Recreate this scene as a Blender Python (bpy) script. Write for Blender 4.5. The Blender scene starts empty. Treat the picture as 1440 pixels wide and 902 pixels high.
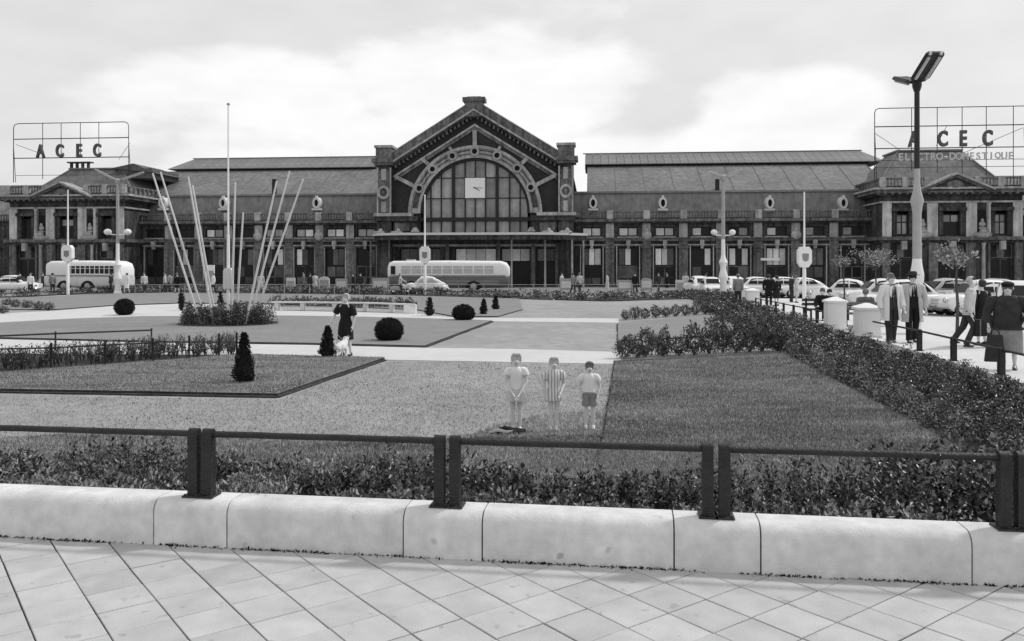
import bpy, bmesh, math, random
import numpy as np
from math import sin, cos, pi, radians, sqrt, atan2
from mathutils import Vector, Matrix
random.seed(7)
SC = bpy.context.scene
COL = SC.collection

# ------------------------------------------------------------------ camera
CH = 2.0; FPX = 1180.0; HY = 372.0; CX = 720.0
cam_d = bpy.data.cameras.new('camera'); cam = bpy.data.objects.new('camera', cam_d); COL.objects.link(cam)
cam.location = (0, 0, CH); cam.rotation_euler = (radians(90), 0, 0)
cam_d.sensor_width = 36; cam_d.lens = 36 * FPX / 1440
cam_d.shift_y = -(451 - HY) / 1440.0
cam_d.clip_start = 0.05; cam_d.clip_end = 9000
SC.camera = cam

# ------------------------------------------------------------------ sky, sun, exposure
SUN_EL, SUN_AZ = radians(47), radians(68)      # azimuth from +Y (straight ahead) towards +X (right)
w = bpy.data.worlds.new('World'); SC.world = w; w.use_nodes = True
nt = w.node_tree; N = nt.nodes; L = nt.links; N.clear()
out = N.new('ShaderNodeOutputWorld'); bg = N.new('ShaderNodeBackground'); L.new(bg.outputs[0], out.inputs[0])
sky = N.new('ShaderNodeTexSky'); sky.sky_type = 'NISHITA'; sky.sun_disc = False
sky.sun_elevation = SUN_EL; sky.sun_rotation = SUN_AZ; sky.dust_density = 3.0
bw = N.new('ShaderNodeRGBToBW'); L.new(sky.outputs[0], bw.inputs[0])
tc = N.new('ShaderNodeTexCoord'); sep = N.new('ShaderNodeSeparateXYZ'); L.new(tc.outputs['Generated'], sep.inputs[0])
def MN(op, a, b=None, clamp=False):
    q = N.new('ShaderNodeMath'); q.operation = op; q.use_clamp = clamp
    for k, x in enumerate((a, b)):
        if x is None: continue
        if isinstance(x, (int, float)): q.inputs[k].default_value = x
        else: L.new(x, q.inputs[k])
    return q.outputs[0]
mp = N.new('ShaderNodeMapping'); mp.inputs['Scale'].default_value = (2.6, 2.6, 6.5); mp.inputs['Location'].default_value = (3.1, 0.4, 1.7)
L.new(tc.outputs['Generated'], mp.inputs[0])
nz = N.new('ShaderNodeTexNoise'); nz.inputs['Scale'].default_value = 2.3; nz.inputs['Detail'].default_value = 9; nz.inputs['Roughness'].default_value = 0.50
L.new(mp.outputs[0], nz.inputs[0])
# heaps of cloud low over the horizon, in compass direction (az) and height (el), frayed by noise
az = MN('ARCTAN2', sep.outputs['X'], sep.outputs['Y']); el = sep.outputs['Z']; heap = None
for a_, e_, ra, re_ in [(-.30, .165, .17, .075), (-.02, .195, .19, .10), (-.12, .12, .34, .075), (.31, .165, .12, .065), (.20, .12, .30, .055), (-.9, .14, .3, .08), (1.1, .17, .35, .1), (1.9, .2, .5, .12), (-1.8, .15, .5, .1), (2.9, .2, .4, .12), (-2.7, .16, .4, .1)]:
    dx = MN('DIVIDE', MN('SUBTRACT', az, a_), ra); dy = MN('DIVIDE', MN('SUBTRACT', el, e_), re_)
    v_ = MN('SUBTRACT', 1.0, MN('ADD', MN('MULTIPLY', dx, dx), MN('MULTIPLY', dy, dy)))
    heap = v_ if heap is None else MN('MAXIMUM', heap, v_)
heap = MN('MAXIMUM', heap, -1.2)
elr = N.new('ShaderNodeMapRange'); elr.inputs['From Min'].default_value = 0.14; elr.inputs['From Max'].default_value = 0.27
elr.inputs['To Min'].default_value = 0.16; elr.inputs['To Max'].default_value = -0.10; L.new(sep.outputs['Z'], elr.inputs[0])
add = N.new('ShaderNodeMath'); add.operation = 'ADD'; L.new(nz.outputs[0], add.inputs[0]); L.new(elr.outputs[0], add.inputs[1])
cr = N.new('ShaderNodeMapRange'); cr.interpolation_type = 'SMOOTHSTEP'; cr.inputs['From Min'].default_value = 0.50; cr.inputs['From Max'].default_value = 0.63
cr.inputs['From Min'].default_value = -.2; cr.inputs['From Max'].default_value = .65; L.new(MN('ADD', heap, MN('MULTIPLY', MN('SUBTRACT', nz.outputs[0], .5), 3.4)), cr.inputs[0])
SKY_HAZE, SKY_CLOUD, SKY_STR = 8.7, 10.1, 0.10
hz = N.new('ShaderNodeMix'); hz.data_type = 'FLOAT'; hz.inputs[0].default_value = 0.75; L.new(bw.outputs[0], hz.inputs[2]); hz.inputs[3].default_value = SKY_HAZE
cm = N.new('ShaderNodeMix'); cm.data_type = 'FLOAT'; L.new(cr.outputs[0], cm.inputs[0]); L.new(hz.outputs[0], cm.inputs[2])
nz2 = N.new('ShaderNodeTexNoise'); nz2.inputs['Scale'].default_value = 4.5; nz2.inputs['Detail'].default_value = 8; L.new(mp.outputs[0], nz2.inputs[0])
L.new(MN('MULTIPLY', SKY_CLOUD, MN('ADD', .86, MN('MULTIPLY', nz2.outputs[0], .22))), cm.inputs[3])
hz.inputs[0].default_value = .82
L.new(MN('MULTIPLY', SKY_HAZE, MN('ADD', .90, MN('MULTIPLY', nz2.outputs[0], .2))), hz.inputs[3])
L.new(cm.outputs[0], bg.inputs[0]); bg.inputs[1].default_value = SKY_STR
sd = bpy.data.lights.new('sun', 'SUN'); sun = bpy.data.objects.new('sun', sd); COL.objects.link(sun)
sd.energy = 2.0; sd.angle = radians(4.0); sd.color = (1, 1, 1)
sv = Vector((cos(SUN_EL) * sin(SUN_AZ), cos(SUN_EL) * cos(SUN_AZ), sin(SUN_EL)))
sun.rotation_euler = sv.to_track_quat('Z', 'Y').to_euler()
SC.view_settings.view_transform = 'Standard'; SC.view_settings.look = 'None'
SC.view_settings.exposure = 0.0; SC.view_settings.gamma = 1.0; SC.view_settings.use_curve_mapping = False
GZ = -0.45      # level of the garden and the station road; the pavement is at 0

# ------------------------------------------------------------------ materials
MATS = {}
def mat(name, v, rough=0.8, var=0.0, scale=4.0, detail=5.0, bump=0.0, bscale=30.0, spec=0.3, island=0.0, objvar=0.0, stretch=None, metallic=0.0, spots=None, streak=0.0, world=False):
    if name in MATS: return MATS[name]
    m = bpy.data.materials.new(name); m.use_nodes = True; t = m.node_tree; n = t.nodes; l = t.links
    b = n['Principled BSDF']; b.inputs['Roughness'].default_value = rough; b.inputs['Specular IOR Level'].default_value = spec
    b.inputs['Metallic'].default_value = metallic
    b.inputs['Base Color'].default_value = (v, v, v, 1)
    tcn = n.new('ShaderNodeTexCoord'); co = tcn.outputs['Object']
    if world:      # every piece gets its own patch of the pattern
        oi_ = n.new('ShaderNodeObjectInfo'); mu_ = n.new('ShaderNodeVectorMath'); mu_.operation = 'SCALE'; mu_.inputs[0].default_value = (37.0, 71.0, 13.0); l.new(oi_.outputs['Random'], mu_.inputs['Scale'])
        ad_ = n.new('ShaderNodeVectorMath'); l.new(co, ad_.inputs[0]); l.new(mu_.outputs[0], ad_.inputs[1]); co = ad_.outputs[0]
    if stretch:
        mpn = n.new('ShaderNodeMapping'); mpn.inputs['Scale'].default_value = stretch; l.new(co, mpn.inputs[0]); co = mpn.outputs[0]
    cur = None
    def mul(a, bsock_or_val):
        q = n.new('ShaderNodeMath'); q.operation = 'MULTIPLY'
        if isinstance(a, (int, float)): q.inputs[0].default_value = a
        else: l.new(a, q.inputs[0])
        if isinstance(bsock_or_val, (int, float)): q.inputs[1].default_value = bsock_or_val
        else: l.new(bsock_or_val, q.inputs[1])
        return q.outputs[0]
    def rng(sock, lo, hi, f0=0.0, f1=1.0):
        q = n.new('ShaderNodeMapRange'); l.new(sock, q.inputs[0]); q.inputs[1].default_value = f0; q.inputs[2].default_value = f1
        q.inputs[3].default_value = lo; q.inputs[4].default_value = hi; return q.outputs[0]
    cur = v
    if var:
        q = n.new('ShaderNodeTexNoise'); q.inputs['Scale'].default_value = scale; q.inputs['Detail'].default_value = detail; l.new(co, q.inputs[0])
        cur = mul(cur, rng(q.outputs[0], 1 - var, 1 + var, 0.25, 0.75))
        q = n.new('ShaderNodeTexNoise'); q.inputs['Scale'].default_value = scale * 0.17; q.inputs['Detail'].default_value = 3; l.new(co, q.inputs[0])
        cur = mul(cur, rng(q.outputs[0], 1 - var * .6, 1 + var * .6, 0.3, 0.7))
    if streak:
        mpn = n.new('ShaderNodeMapping'); mpn.inputs['Scale'].default_value = (1.6, 1.6, 0.12); l.new(tcn.outputs['Object'], mpn.inputs[0])
        q = n.new('ShaderNodeTexNoise'); q.inputs['Scale'].default_value = 1.5; q.inputs['Detail'].default_value = 4; l.new(mpn.outputs[0], q.inputs[0])
        cur = mul(cur, rng(q.outputs[0], 1 - streak, 1 + streak, 0.3, 0.7))
    if spots:
        q = n.new('ShaderNodeTexNoise'); q.inputs['Scale'].default_value = spots[0]; q.inputs['Detail'].default_value = 2; l.new(co, q.inputs[0])
        cur = mul(cur, rng(q.outputs[0], 1.0, spots[1], spots[2], spots[2] + .06))
    if island:
        g = n.new('ShaderNodeNewGeometry'); cur = mul(cur, rng(g.outputs['Random Per Island'], 1 - island, 1 + island))
    if objvar:
        oi = n.new('ShaderNodeObjectInfo'); cur = mul(cur, rng(oi.outputs['Random'], 1 - objvar, 1 + objvar))
    if not isinstance(cur, (int, float)):
        l.new(cur, b.inputs['Base Color'])
    if bump:
        q = n.new('ShaderNodeTexNoise'); q.inputs['Scale'].default_value = bscale; q.inputs['Detail'].default_value = 6; l.new(co, q.inputs[0])
        bn = n.new('ShaderNodeBump'); bn.inputs['Strength'].default_value = bump; bn.inputs['Distance'].default_value = 0.02
        l.new(q.outputs[0], bn.inputs['Height']); l.new(bn.outputs[0], b.inputs['Normal'])
    MATS[name] = m; return m

mat('tile', .47, .75, .12, 5, bump=.3, bscale=120, objvar=.055, spots=(9, .78, .67), world=True)
mat('joint', .05, .95, .3, 30)
mat('coping', .64, .7, .13, 11, bump=.25, bscale=70, objvar=.07, spots=(5, .6, .70), streak=.10)
mat('rail_iron', .016, .5, .5, 22, bump=.6, bscale=60, spec=.4, streak=.4)
mat('soil', .045, .95, .5, 9, bump=1.0, bscale=25)
mat('grass', .25, .95, .42, 3, detail=9, bump=1.0, bscale=55, stretch=(.6, 2.2, 1))
mat('grass_far', .23, .95, .12, 5, detail=8, bump=.5, bscale=30)
mat('pale_grass', .32, .95, .17, 2.2, detail=10, bump=.8, bscale=60)
mat('blade', .23, .8, island=.6, var=.5, scale=1.3, stretch=(.5, 1.6, 1))
mat('blade_pale', .32, .8, island=.28, var=.22, scale=1.2)
mat('path', .56, .85, .06, 3, bump=.15, bscale=60)
mat('asphalt', .22, .9, .15, 3, bump=.2)
mat('promenade', .60, .85, .06, 3, bump=.15, bscale=40)
mat('leaf', .06, .38, island=.97, spec=.6)  # foliage highlights and blacks are put into the tone of each leaf
mat('leaf_mid', .19, .5, island=.85, spec=.4)  # lighter leaf colour that carries painted highlights
mat('leaf_pale', .26, .6, island=.6, spec=.4)
mat('leaf_dark', .022, .8, island=.6, spec=.1)
mat('blossom', .65, .7, island=.3)
mat('bark', .07, .9, .3, 20, bump=.6)
mat('stone_pale', .46, .85, .25, 2.0, detail=8, streak=.3, bump=.3, bscale=8)
mat('lamp_grey', .40, .6, .08, 5, streak=.1)
mat('letter_faded', .5, .6)
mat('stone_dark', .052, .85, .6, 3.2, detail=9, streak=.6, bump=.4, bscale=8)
mat('stone_mid', .13, .85, .5, 3.0, detail=9, streak=.4, bump=.4, bscale=8)
mat('stone_light', .34, .85, .25, 2.0, streak=.3, bump=.3, bscale=8)
mat('brick_dark', .036, .9, .3, 3, bump=.4, bscale=12)
mat('recess', .012, .9)  # near-black: the shade inside hollows is put into this colour
mat('iron_dark', .02, .6)
mat('zinc', .19, .6, .2, 1.0, objvar=.08, streak=.1)
mat('slate', .105, .7, .3, 3.0, streak=.15, bump=.4, bscale=10, stretch=(1, 1, 3))
mat('slate_mid', .17, .7, .22, 1.4, streak=.2, bump=.3, bscale=6)
mat('glass_grey', .27, .25, .3, 1.2, spec=.6, objvar=.35, streak=.2)  # reflection in the panes is put into this grey
mat('glass_mid', .09, .3, .4, 3, spec=.4, objvar=.6)  # dim reflection painted into the pane colour
mat('glass_dark', .012, .4, .3, 2, spec=.25)
mat('blind', .68, .8, .15, 2, objvar=.4)
mat('white_paint', .80, .55, .05, 5)
mat('offwhite', .62, .6, .08, 5)
mat('grey_paint', .35, .6, .1, 5)
mat('bus_dark', .10, .4, .15, 2, spec=.5)
mat('bus_pane', .45, .25, .12, 3, spec=.5)
mat('car_white', .78, .3, spec=.5); mat('car_grey', .42, .3, spec=.5); mat('car_dark', .05, .3, spec=.5)
mat('chrome', .6, .2, metallic=1.0); mat('tyre', .02, .8)
mat('skin', .62, .6, .05, 20); mat('skin_shaded', .34, .6, .05, 20); mat('hair_dark', .035, .6, .4, 40); mat('hair_fair', .45, .6, .3, 60); mat('hair_mid', .16, .6, .3, 60)  # darker copy of the skin has the shade on the legs painted in
mat('cloth_black', .012, .85, .3, 10); mat('cloth_dark', .035, .85, .3, 10); mat('cloth_grey', .13, .9, .2, 14, bump=.3); mat('cloth_mid', .25, .9, .2, 14, bump=.3)
mat('cloth_pale', .52, .9, .1, 10, bump=.2); mat('cloth_white', .78, .9, .05, 10); mat('shoe', .02, .4, spec=.5)
mat('ink', .03, .6); mat('fur_white', .75, .9, .15, 30, bump=.8, bscale=60)
mat('letter_dark', .09, .6); mat('letter_white', .85, .6)
m = mat('stripe_cloth', .5, .9); t_ = m.node_tree; wv = t_.nodes.new('ShaderNodeTexWave'); wv.inputs['Scale'].default_value = 7.0
rp = t_.nodes.new('ShaderNodeMapRange'); rp.inputs[1].default_value = .3; rp.inputs[2].default_value = .7; rp.inputs[3].default_value = .36; rp.inputs[4].default_value = .74
tcq = t_.nodes.new('ShaderNodeTexCoord'); t_.links.new(tcq.outputs['Object'], wv.inputs[0]); t_.links.new(wv.outputs[1], rp.inputs[0]); t_.links.new(rp.outputs[0], t_.nodes['Principled BSDF'].inputs['Base Color'])

# ------------------------------------------------------------------ mesh builder
class MB:
    def __init__(s): s.v = []; s.f = []
    def add(s, vs, fs):
        o = len(s.v); s.v += [tuple(p) for p in vs]; s.f += [tuple(i + o for i in f) for f in fs]; return s
    def box(s, x0, x1, y0, y1, z0, z1):
        if x0 > x1: x0, x1 = x1, x0
        if y0 > y1: y0, y1 = y1, y0
        if z0 > z1: z0, z1 = z1, z0
        return s.add([(x0,y0,z0),(x1,y0,z0),(x1,y1,z0),(x0,y1,z0),(x0,y0,z1),(x1,y0,z1),(x1,y1,z1),(x0,y1,z1)],
                     [(0,3,2,1),(4,5,6,7),(0,1,5,4),(1,2,6,5),(2,3,7,6),(3,0,4,7)])
    def cbox(s, cx, cy, cz, sx, sy, sz): return s.box(cx-sx/2, cx+sx/2, cy-sy/2, cy+sy/2, cz-sz/2, cz+sz/2)
    def prism(s, pts, y0, y1):            # outline in x,z pushed from y0 to y1
        n = len(pts); a = [(x, y0, z) for x, z in pts]; b = [(x, y1, z) for x, z in pts]
        return s.add(a + b, [tuple(range(n)), tuple(range(2*n-1, n-1, -1))] + [(i, i+n, (i+1) % n + n, (i+1) % n) for i in range(n)])
    def slab(s, pts, z0, z1):             # outline in x,y pushed from z0 to z1
        n = len(pts); a = [(x, y, z0) for x, y in pts]; b = [(x, y, z1) for x, y in pts]
        return s.add(a + b, [tuple(range(n-1, -1, -1)), tuple(range(n, 2*n))] + [(i, (i+1) % n, (i+1) % n + n, i+n) for i in range(n)])
    def prismx(s, pts, x0, x1):           # outline in y,z pushed along x
        n = len(pts); a = [(x0, y, z) for y, z in pts]; b = [(x1, y, z) for y, z in pts]
        return s.add(a + b, [tuple(range(n-1, -1, -1)), tuple(range(n, 2*n))] + [(i, (i+1) % n, (i+1) % n + n, i+n) for i in range(n)])
    def rings(s, rs, cap=True, closed=True):
        o = len(s.v); n = len(rs[0])
        for r in rs: s.v += [tuple(p) for p in r]
        for k in range(len(rs)-1):
            for i in range(n if closed else n-1):
                j = (i+1) % n
                s.f.append((o+k*n+i, o+k*n+j, o+(k+1)*n+j, o+(k+1)*n+i))
        if cap: s.f.append(tuple(o+i for i in range(n-1, -1, -1))); s.f.append(tuple(o+(len(rs)-1)*n+i for i in range(n)))
        return s
    def tube(s, pts, rad, seg=8, flat=1.0):
        pts = [Vector(p) for p in pts]
        if isinstance(rad, (int, float)): rad = [rad]*len(pts)
        rs = []; ref = None
        for k, p in enumerate(pts):
            d = (pts[min(k+1, len(pts)-1)] - pts[max(k-1, 0)]).normalized()
            if ref is None: ref = Vector((1, 0, 0)) if abs(d.x) < .8 else Vector((0, 0, 1))
            u = (ref - d*ref.dot(d)).normalized(); ref = u; q = d.cross(u)
            rs.append([p + u*cos(2*pi*i/seg)*rad[k] + q*sin(2*pi*i/seg)*rad[k]*flat for i in range(seg)])
        return s.rings(rs)
    def lathe(s, prof, cx=0, cy=0, seg=12):
        return s.rings([[(cx+r*cos(2*pi*i/seg), cy+r*sin(2*pi*i/seg), z) for i in range(seg)] for r, z in prof])
    def loft(s, rs, seg=14, a0=None, a1=None, th=.012):   # rs = (cx, cy, z, rx, ry); with a0,a1 an open shell of cloth
        if a0 is None:
            return s.rings([[(cx+rx*cos(2*pi*i/seg), cy+ry*sin(2*pi*i/seg), z) for i in range(seg)] for cx, cy, z, rx, ry in rs])
        R = []
        for cx, cy, z, rx, ry in rs:
            an = [a0+(a1-a0)*i/seg for i in range(seg+1)]
            R.append([(cx+rx*cos(a), cy+ry*sin(a), z) for a in an] + [(cx+(rx-th)*cos(a), cy+(ry-th)*sin(a), z) for a in reversed(an)])
        return s.rings(R)
    def ball(s, c, r, seg=10, rg=7):
        if isinstance(r, (int, float)): r = (r, r, r)
        rs = []
        for k in range(rg+1):
            a = -pi/2 + pi*k/rg; q = max(cos(a), .02)
            rs.append([(c[0]+r[0]*q*cos(2*pi*i/seg), c[1]+r[1]*q*sin(2*pi*i/seg), c[2]+r[2]*sin(a)) for i in range(seg)])
        return s.rings(rs)
    def mesh(s, name, m, smooth=False):
        me = bpy.data.meshes.new(name); me.from_pydata(s.v, [], s.f); me.materials.append(MATS[m])
        bm = bmesh.new(); bm.from_mesh(me); bmesh.ops.recalc_face_normals(bm, faces=bm.faces); bm.to_mesh(me); bm.free()
        if smooth:
            me.polygons.foreach_set('use_smooth', [True]*len(me.polygons))
            if smooth != 'all': me.set_sharp_from_angle(angle=radians(smooth if smooth is not True else 40))
        me.update(); return me
    def build(s, name, m, parent=None, smooth=False, kind=None):
        return link(name, s.mesh(name, m, smooth), parent, kind)
def link(name, me, parent=None, kind=None, loc=None, rot=None):
    o = bpy.data.objects.new(name, me); COL.objects.link(o)
    if parent: o.parent = parent
    if kind: o['kind'] = kind
    if loc: o.location = loc
    if rot: o.rotation_euler = rot
    return o
def tag(o, label, cat, group=None):
    o['label'] = label; o['category'] = cat
    if group: o['group'] = group
    return o
def thing(name, label, cat, loc=(0, 0, 0), rz=0.0, group=None):
    o = bpy.data.objects.new(name, None); COL.objects.link(o); o.location = loc; o.rotation_euler = (0, 0, rz); o.empty_display_size = .2
    return tag(o, label, cat, group)
def kids(o): return KID.get(o.name) or [c for c in bpy.data.objects if c.parent == o]
KID = {}
def dup(root, loc=None, rz=None, label=None, group=None, scale=None):
    if root.name not in KID:
        KID[root.name] = [c for c in bpy.data.objects if c.parent == root]
        for c in KID[root.name]: KID[c.name] = [g for g in bpy.data.objects if g.parent == c]
    r = root.copy(); COL.objects.link(r)
    if loc is not None: r.location = loc
    if rz is not None: r.rotation_euler = (0, 0, rz)
    if label: r['label'] = label
    if group: r['group'] = group
    if scale: r.scale = (scale,)*3 if isinstance(scale, (int, float)) else scale
    for c in KID[root.name]:
        d = c.copy(); COL.objects.link(d); d.parent = r
        for g in KID.get(c.name, []):
            e = g.copy(); COL.objects.link(e); e.parent = d
    return r
def at(px, py, z=GZ):
    Y = FPX*(CH-z)/(py-HY); return ((px-CX)*Y/FPX, Y, z)
def on(px, Y, z=GZ): return ((px-CX)*Y/FPX, Y, z)

# garden frame: x along the coping wall, y into the garden
GA = radians(7.9); G0 = (0.0, 5.64)
def g2w(x, y, z=0.0): return (G0[0]+x*cos(GA)+y*sin(GA), G0[1]-x*sin(GA)+y*cos(GA), z)
def gx(px, yl):        # local x where the column of pixels px meets the vertical plane local y = yl
    k = (px-CX)/FPX
    # X = k*Y ; X = x cos + yl sin ; Y = G0y - x sin + yl cos
    return (k*(G0[1]+yl*cos(GA)) - yl*sin(GA)) / (cos(GA)+k*sin(GA))

# leaves: many small folded leaf faces, in one mesh
def leaves(P, size, up=.3, seed=1, aspect=.5):
    r = np.random.default_rng(seed); n = len(P); P = np.asarray(P, float)
    d = r.normal(size=(n, 3)); d[:, 2] = np.abs(d[:, 2])*.7 + up; d /= np.linalg.norm(d, axis=1)[:, None]
    q = np.cross(d, r.normal(size=(n, 3))); q /= np.linalg.norm(q, axis=1)[:, None]
    nn = np.cross(d, q)
    s = (size*r.uniform(.6, 1.35, n))[:, None]
    a = P; b = P + d*s*.5 + q*s*aspect*.5 + nn*s*.08; c = P + d*s; e = P + d*s*.5 - q*s*aspect*.5 + nn*s*.08
    V = np.stack([a, b, c, e], 1).reshape(-1, 3)
    i = np.arange(n)*4
    F = np.stack([i, i+1, i+2, i, i+2, i+3], 1).reshape(-1)
    return V, F
def blades(P, h, wd, seed=1):
    r = np.random.default_rng(seed); n = len(P); P = np.asarray(P, float)
    an = r.uniform(0, 2*pi, n); u = np.stack([np.cos(an), np.sin(an), np.zeros(n)], 1)*wd*.5
    tip = P + np.stack([r.normal(0, .35, n)*h, r.normal(0, .35, n)*h, h*r.uniform(.5, 1.2, n)], 1)
    V = np.stack([P-u, P+u, tip], 1).reshape(-1, 3); return V, np.arange(3*n)
def npmesh(name, parts, m):
    V = []; F = []; o = 0
    for v, f in parts: V.append(v); F.append(f+o); o += len(v)
    V = np.concatenate(V); F = np.concatenate(F); nt_ = len(F)//3
    me = bpy.data.meshes.new(name); me.vertices.add(len(V)); me.vertices.foreach_set('co', V.astype(np.float32).ravel())
    me.loops.add(len(F)); me.loops.foreach_set('vertex_index', F.astype(np.int32))
    me.polygons.add(nt_); me.polygons.foreach_set('loop_start', np.arange(nt_, dtype=np.int32)*3)
    me.update(calc_edges=True); me.materials.append(MATS[m]); return me
def in_poly(P, poly):
    x, y = P[:, 0], P[:, 1]; c = np.zeros(len(P), bool); j = len(poly)-1
    for i in range(len(poly)):
        xi, yi = poly[i][:2]; xj, yj = poly[j][:2]
        cond = ((yi > y) != (yj > y)) & (x < (xj-xi)*(y-yi)/(yj-yi+1e-12)+xi); c ^= cond; j = i
    return c
def scatter(poly, n, seed=1):
    r = np.random.default_rng(seed); A = np.array([p[:2] for p in poly]); lo, hi = A.min(0), A.max(0)
    P = r.uniform(lo, hi, (int(n*2.5), 2)); P = P[in_poly(P, poly)][:n]; return P, r
def plant_bed(name, poly, z, n_pl, per, hgt, spread, size, m, label, cat='plants', seed=1, zf=None, up=.25, stuff=True, spike=.0):
    P, r = scatter(poly, n_pl, seed); pts = []
    n = len(P); hh = hgt*r.uniform(.55, 1.15, n)
    idx = np.repeat(np.arange(n), per)
    t = r.uniform(0, 1, len(idx)); ang = r.uniform(0, 2*pi, len(idx))
    rad = spread*(1-.6*t)*np.sqrt(r.uniform(0, 1, len(idx)))
    x = P[idx, 0]+np.cos(ang)*rad; y = P[idx, 1]+np.sin(ang)*rad
    base = np.full(len(idx), z) if zf is None else zf(P[idx, 0], P[idx, 1])
    zz = base + t*hh[idx]
    Q = np.stack([x, y, zz], 1)
    me = npmesh(name, [leaves(Q, size, up, seed)], m)
    o = link(name, me, None, 'stuff' if stuff else None); tag(o, label, cat); return o

# ================================================================== THE GROUND
def sheet(name, pts, z, m, parent=None):
    b = MB(); b.add([(p[0], p[1], z) for p in pts], [tuple(range(len(pts)))]); return b.build(name, m, parent, kind='structure')
def px_poly(pp, z=GZ): return [at(x, y, z)[:2] for x, y in pp]
GLOC = dict(loc=(G0[0], G0[1], 0), rot=(0, 0, -GA))
b = MB(); b.box(-3000, 3000, 7, 4500, -1.2, GZ-.03); b.build('ground', 'asphalt', kind='structure')
gp = [g2w(-60, 2.2), g2w(7.3, 2.2), g2w(7.3, 56), g2w(-60, 56)]
sheet('garden_ground', gp, GZ-.012, 'pale_grass')
# paved path and lawns
pathX = px_poly([(-400,476),(0,477),(200,482),(430,485),(600,489),(735,491),(872,495),(874,512),(541,506),(440,501),(340,499),(0,497),(-400,494)])
sheet('path', pathX, GZ-.004, 'path')
path2 = px_poly([(-500,447),(0,441),(78,437),(160,430.5),(250,427.5),(380,429),(400,437),(585,441),(640,447),(690,447),(870,448),(870,454),(692,452),(600,449),(500,446.5),(400,445),(200,446),(100,449.5),(0,455),(-500,462)])
sheet('path', path2, GZ-.004, 'path')
def lawn(pts, m, h=.05):
    b = MB(); b.slab(pts, GZ-.3, GZ+h-.004); s_ = b.build('lawn_edge', 'soil', kind='structure')
    return sheet('lawn', pts, GZ+h, m)
A_, B_, C_, D_ = at(865,512), at(1100,498), g2w(5.1,2.3), g2w(.43,2.3)
lawnR = [A_[:2], D_[:2], C_[:2], B_[:2]]
lawn(lawnR, 'grass', .06)
lawnL = px_poly([(-300,545),(0,527),(340,501),(541,506),(390,558),(0,551),(-300,546)]); lawn(lawnL, 'grass', .06)
lawnC = px_poly([(-500,462),(0,455),(100,449.5),(200,446),(400,445),(500,446.5),(600,449),(692,452),(597,488),(430,484),(200,481),(0,476),(-500,474)]); lawn(lawnC, 'grass_far', .04)
lawnB = px_poly([(-500,440),(0,436),(80,436),(160,430),(250,426.8),(380,427.8),(585,436),(640,446),(700,446),(735,436),(730,421),(560,416),(240,412),(0,420),(-500,430)]); lawn(lawnB, 'grass_far', .04)
lawn(px_poly([(869,480),(869,455),(1000,444),(1050,470),(960,476)]), 'grass_far', .04)
zoneF = [g2w(-14,2.2)[:2], g2w(.3,2.2)[:2], at(846,613)[:2], at(500,622)[:2], at(100,612)[:2], at(-300,640)[:2]]
lawn([g2w(-14,2.2)[:2], g2w(.3,2.2)[:2], at(846,613)[:2], at(500,622)[:2], at(100,612)[:2], at(-300,640)[:2]], 'grass', .02)
def edging(p, q, wd=.10, h=.02):
    b = MB(); d = Vector((q[0]-p[0], q[1]-p[1])).normalized(); n_ = Vector((-d.y, d.x))*wd/2; K = 14; r = random.Random(3)
    up = []; dn = []
    for i in range(K+1):
        t = i/K; x = p[0]+(q[0]-p[0])*t; y = p[1]+(q[1]-p[1])*t; f = r.uniform(.6, 1.3)
        up.append((x+n_.x*f, y+n_.y*f)); dn.append((x-n_.x*f, y-n_.y*f))
    b.slab(dn+up[::-1], GZ-.1, GZ+h); return b.build('soil_edging', 'soil', kind='structure')
edging(at(866,512), at(852,610), .10); edging(at(597,488.5), at(692,452.5), .16); edging(at(390,558.8), at(541,506.8), .1)
edging(at(869,456), at(872,495), .12); edging(at(0,552), at(390,559), .08)
edging(at(866,512), at(1100,499), .3, .07); edging(at(0,476.5), at(430,484.5), .12); edging(at(430,484.5), at(597,488.5), .2)
# grass blades, near part
def blades_on(name, poly, z, n, h, wd, m, label, seed):
    P, r = scatter(poly, n, seed); P = P[np.hypot(P[:, 0], P[:, 1]) < 26]
    # fewer blades the farther they stand
    keep = r.uniform(0, 1, len(P)) < np.clip(11.0/np.hypot(P[:, 0], P[:, 1]), 0, 1)**1.3; P = P[keep]
    Q = np.column_stack([P, np.full(len(P), z)]); me = npmesh(name, [blades(Q, h, wd, seed)], m)
    tag(link(name, me, None, 'stuff'), label, 'grass')
blades_on('grass', lawnR, GZ+.06, 190000, .045, .011, 'blade', 'rough mown grass blades of the big dark lawn on the right', 5)
blades_on('grass', lawnL, GZ+.06, 90000, .04, .011, 'blade', 'mown grass blades on the left lawn behind the dark soil edge', 6)
fr = [g2w(-14,2.2)[:2], g2w(.35,2.2)[:2], at(852,608)[:2], at(866,514)[:2], at(545,508)[:2], at(392,562)[:2], at(-200,552)[:2]]
blades_on('grass', fr, GZ-.012, 110000, .028, .012, 'blade_pale', 'short worn pale grass in the middle of the garden', 7)
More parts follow.
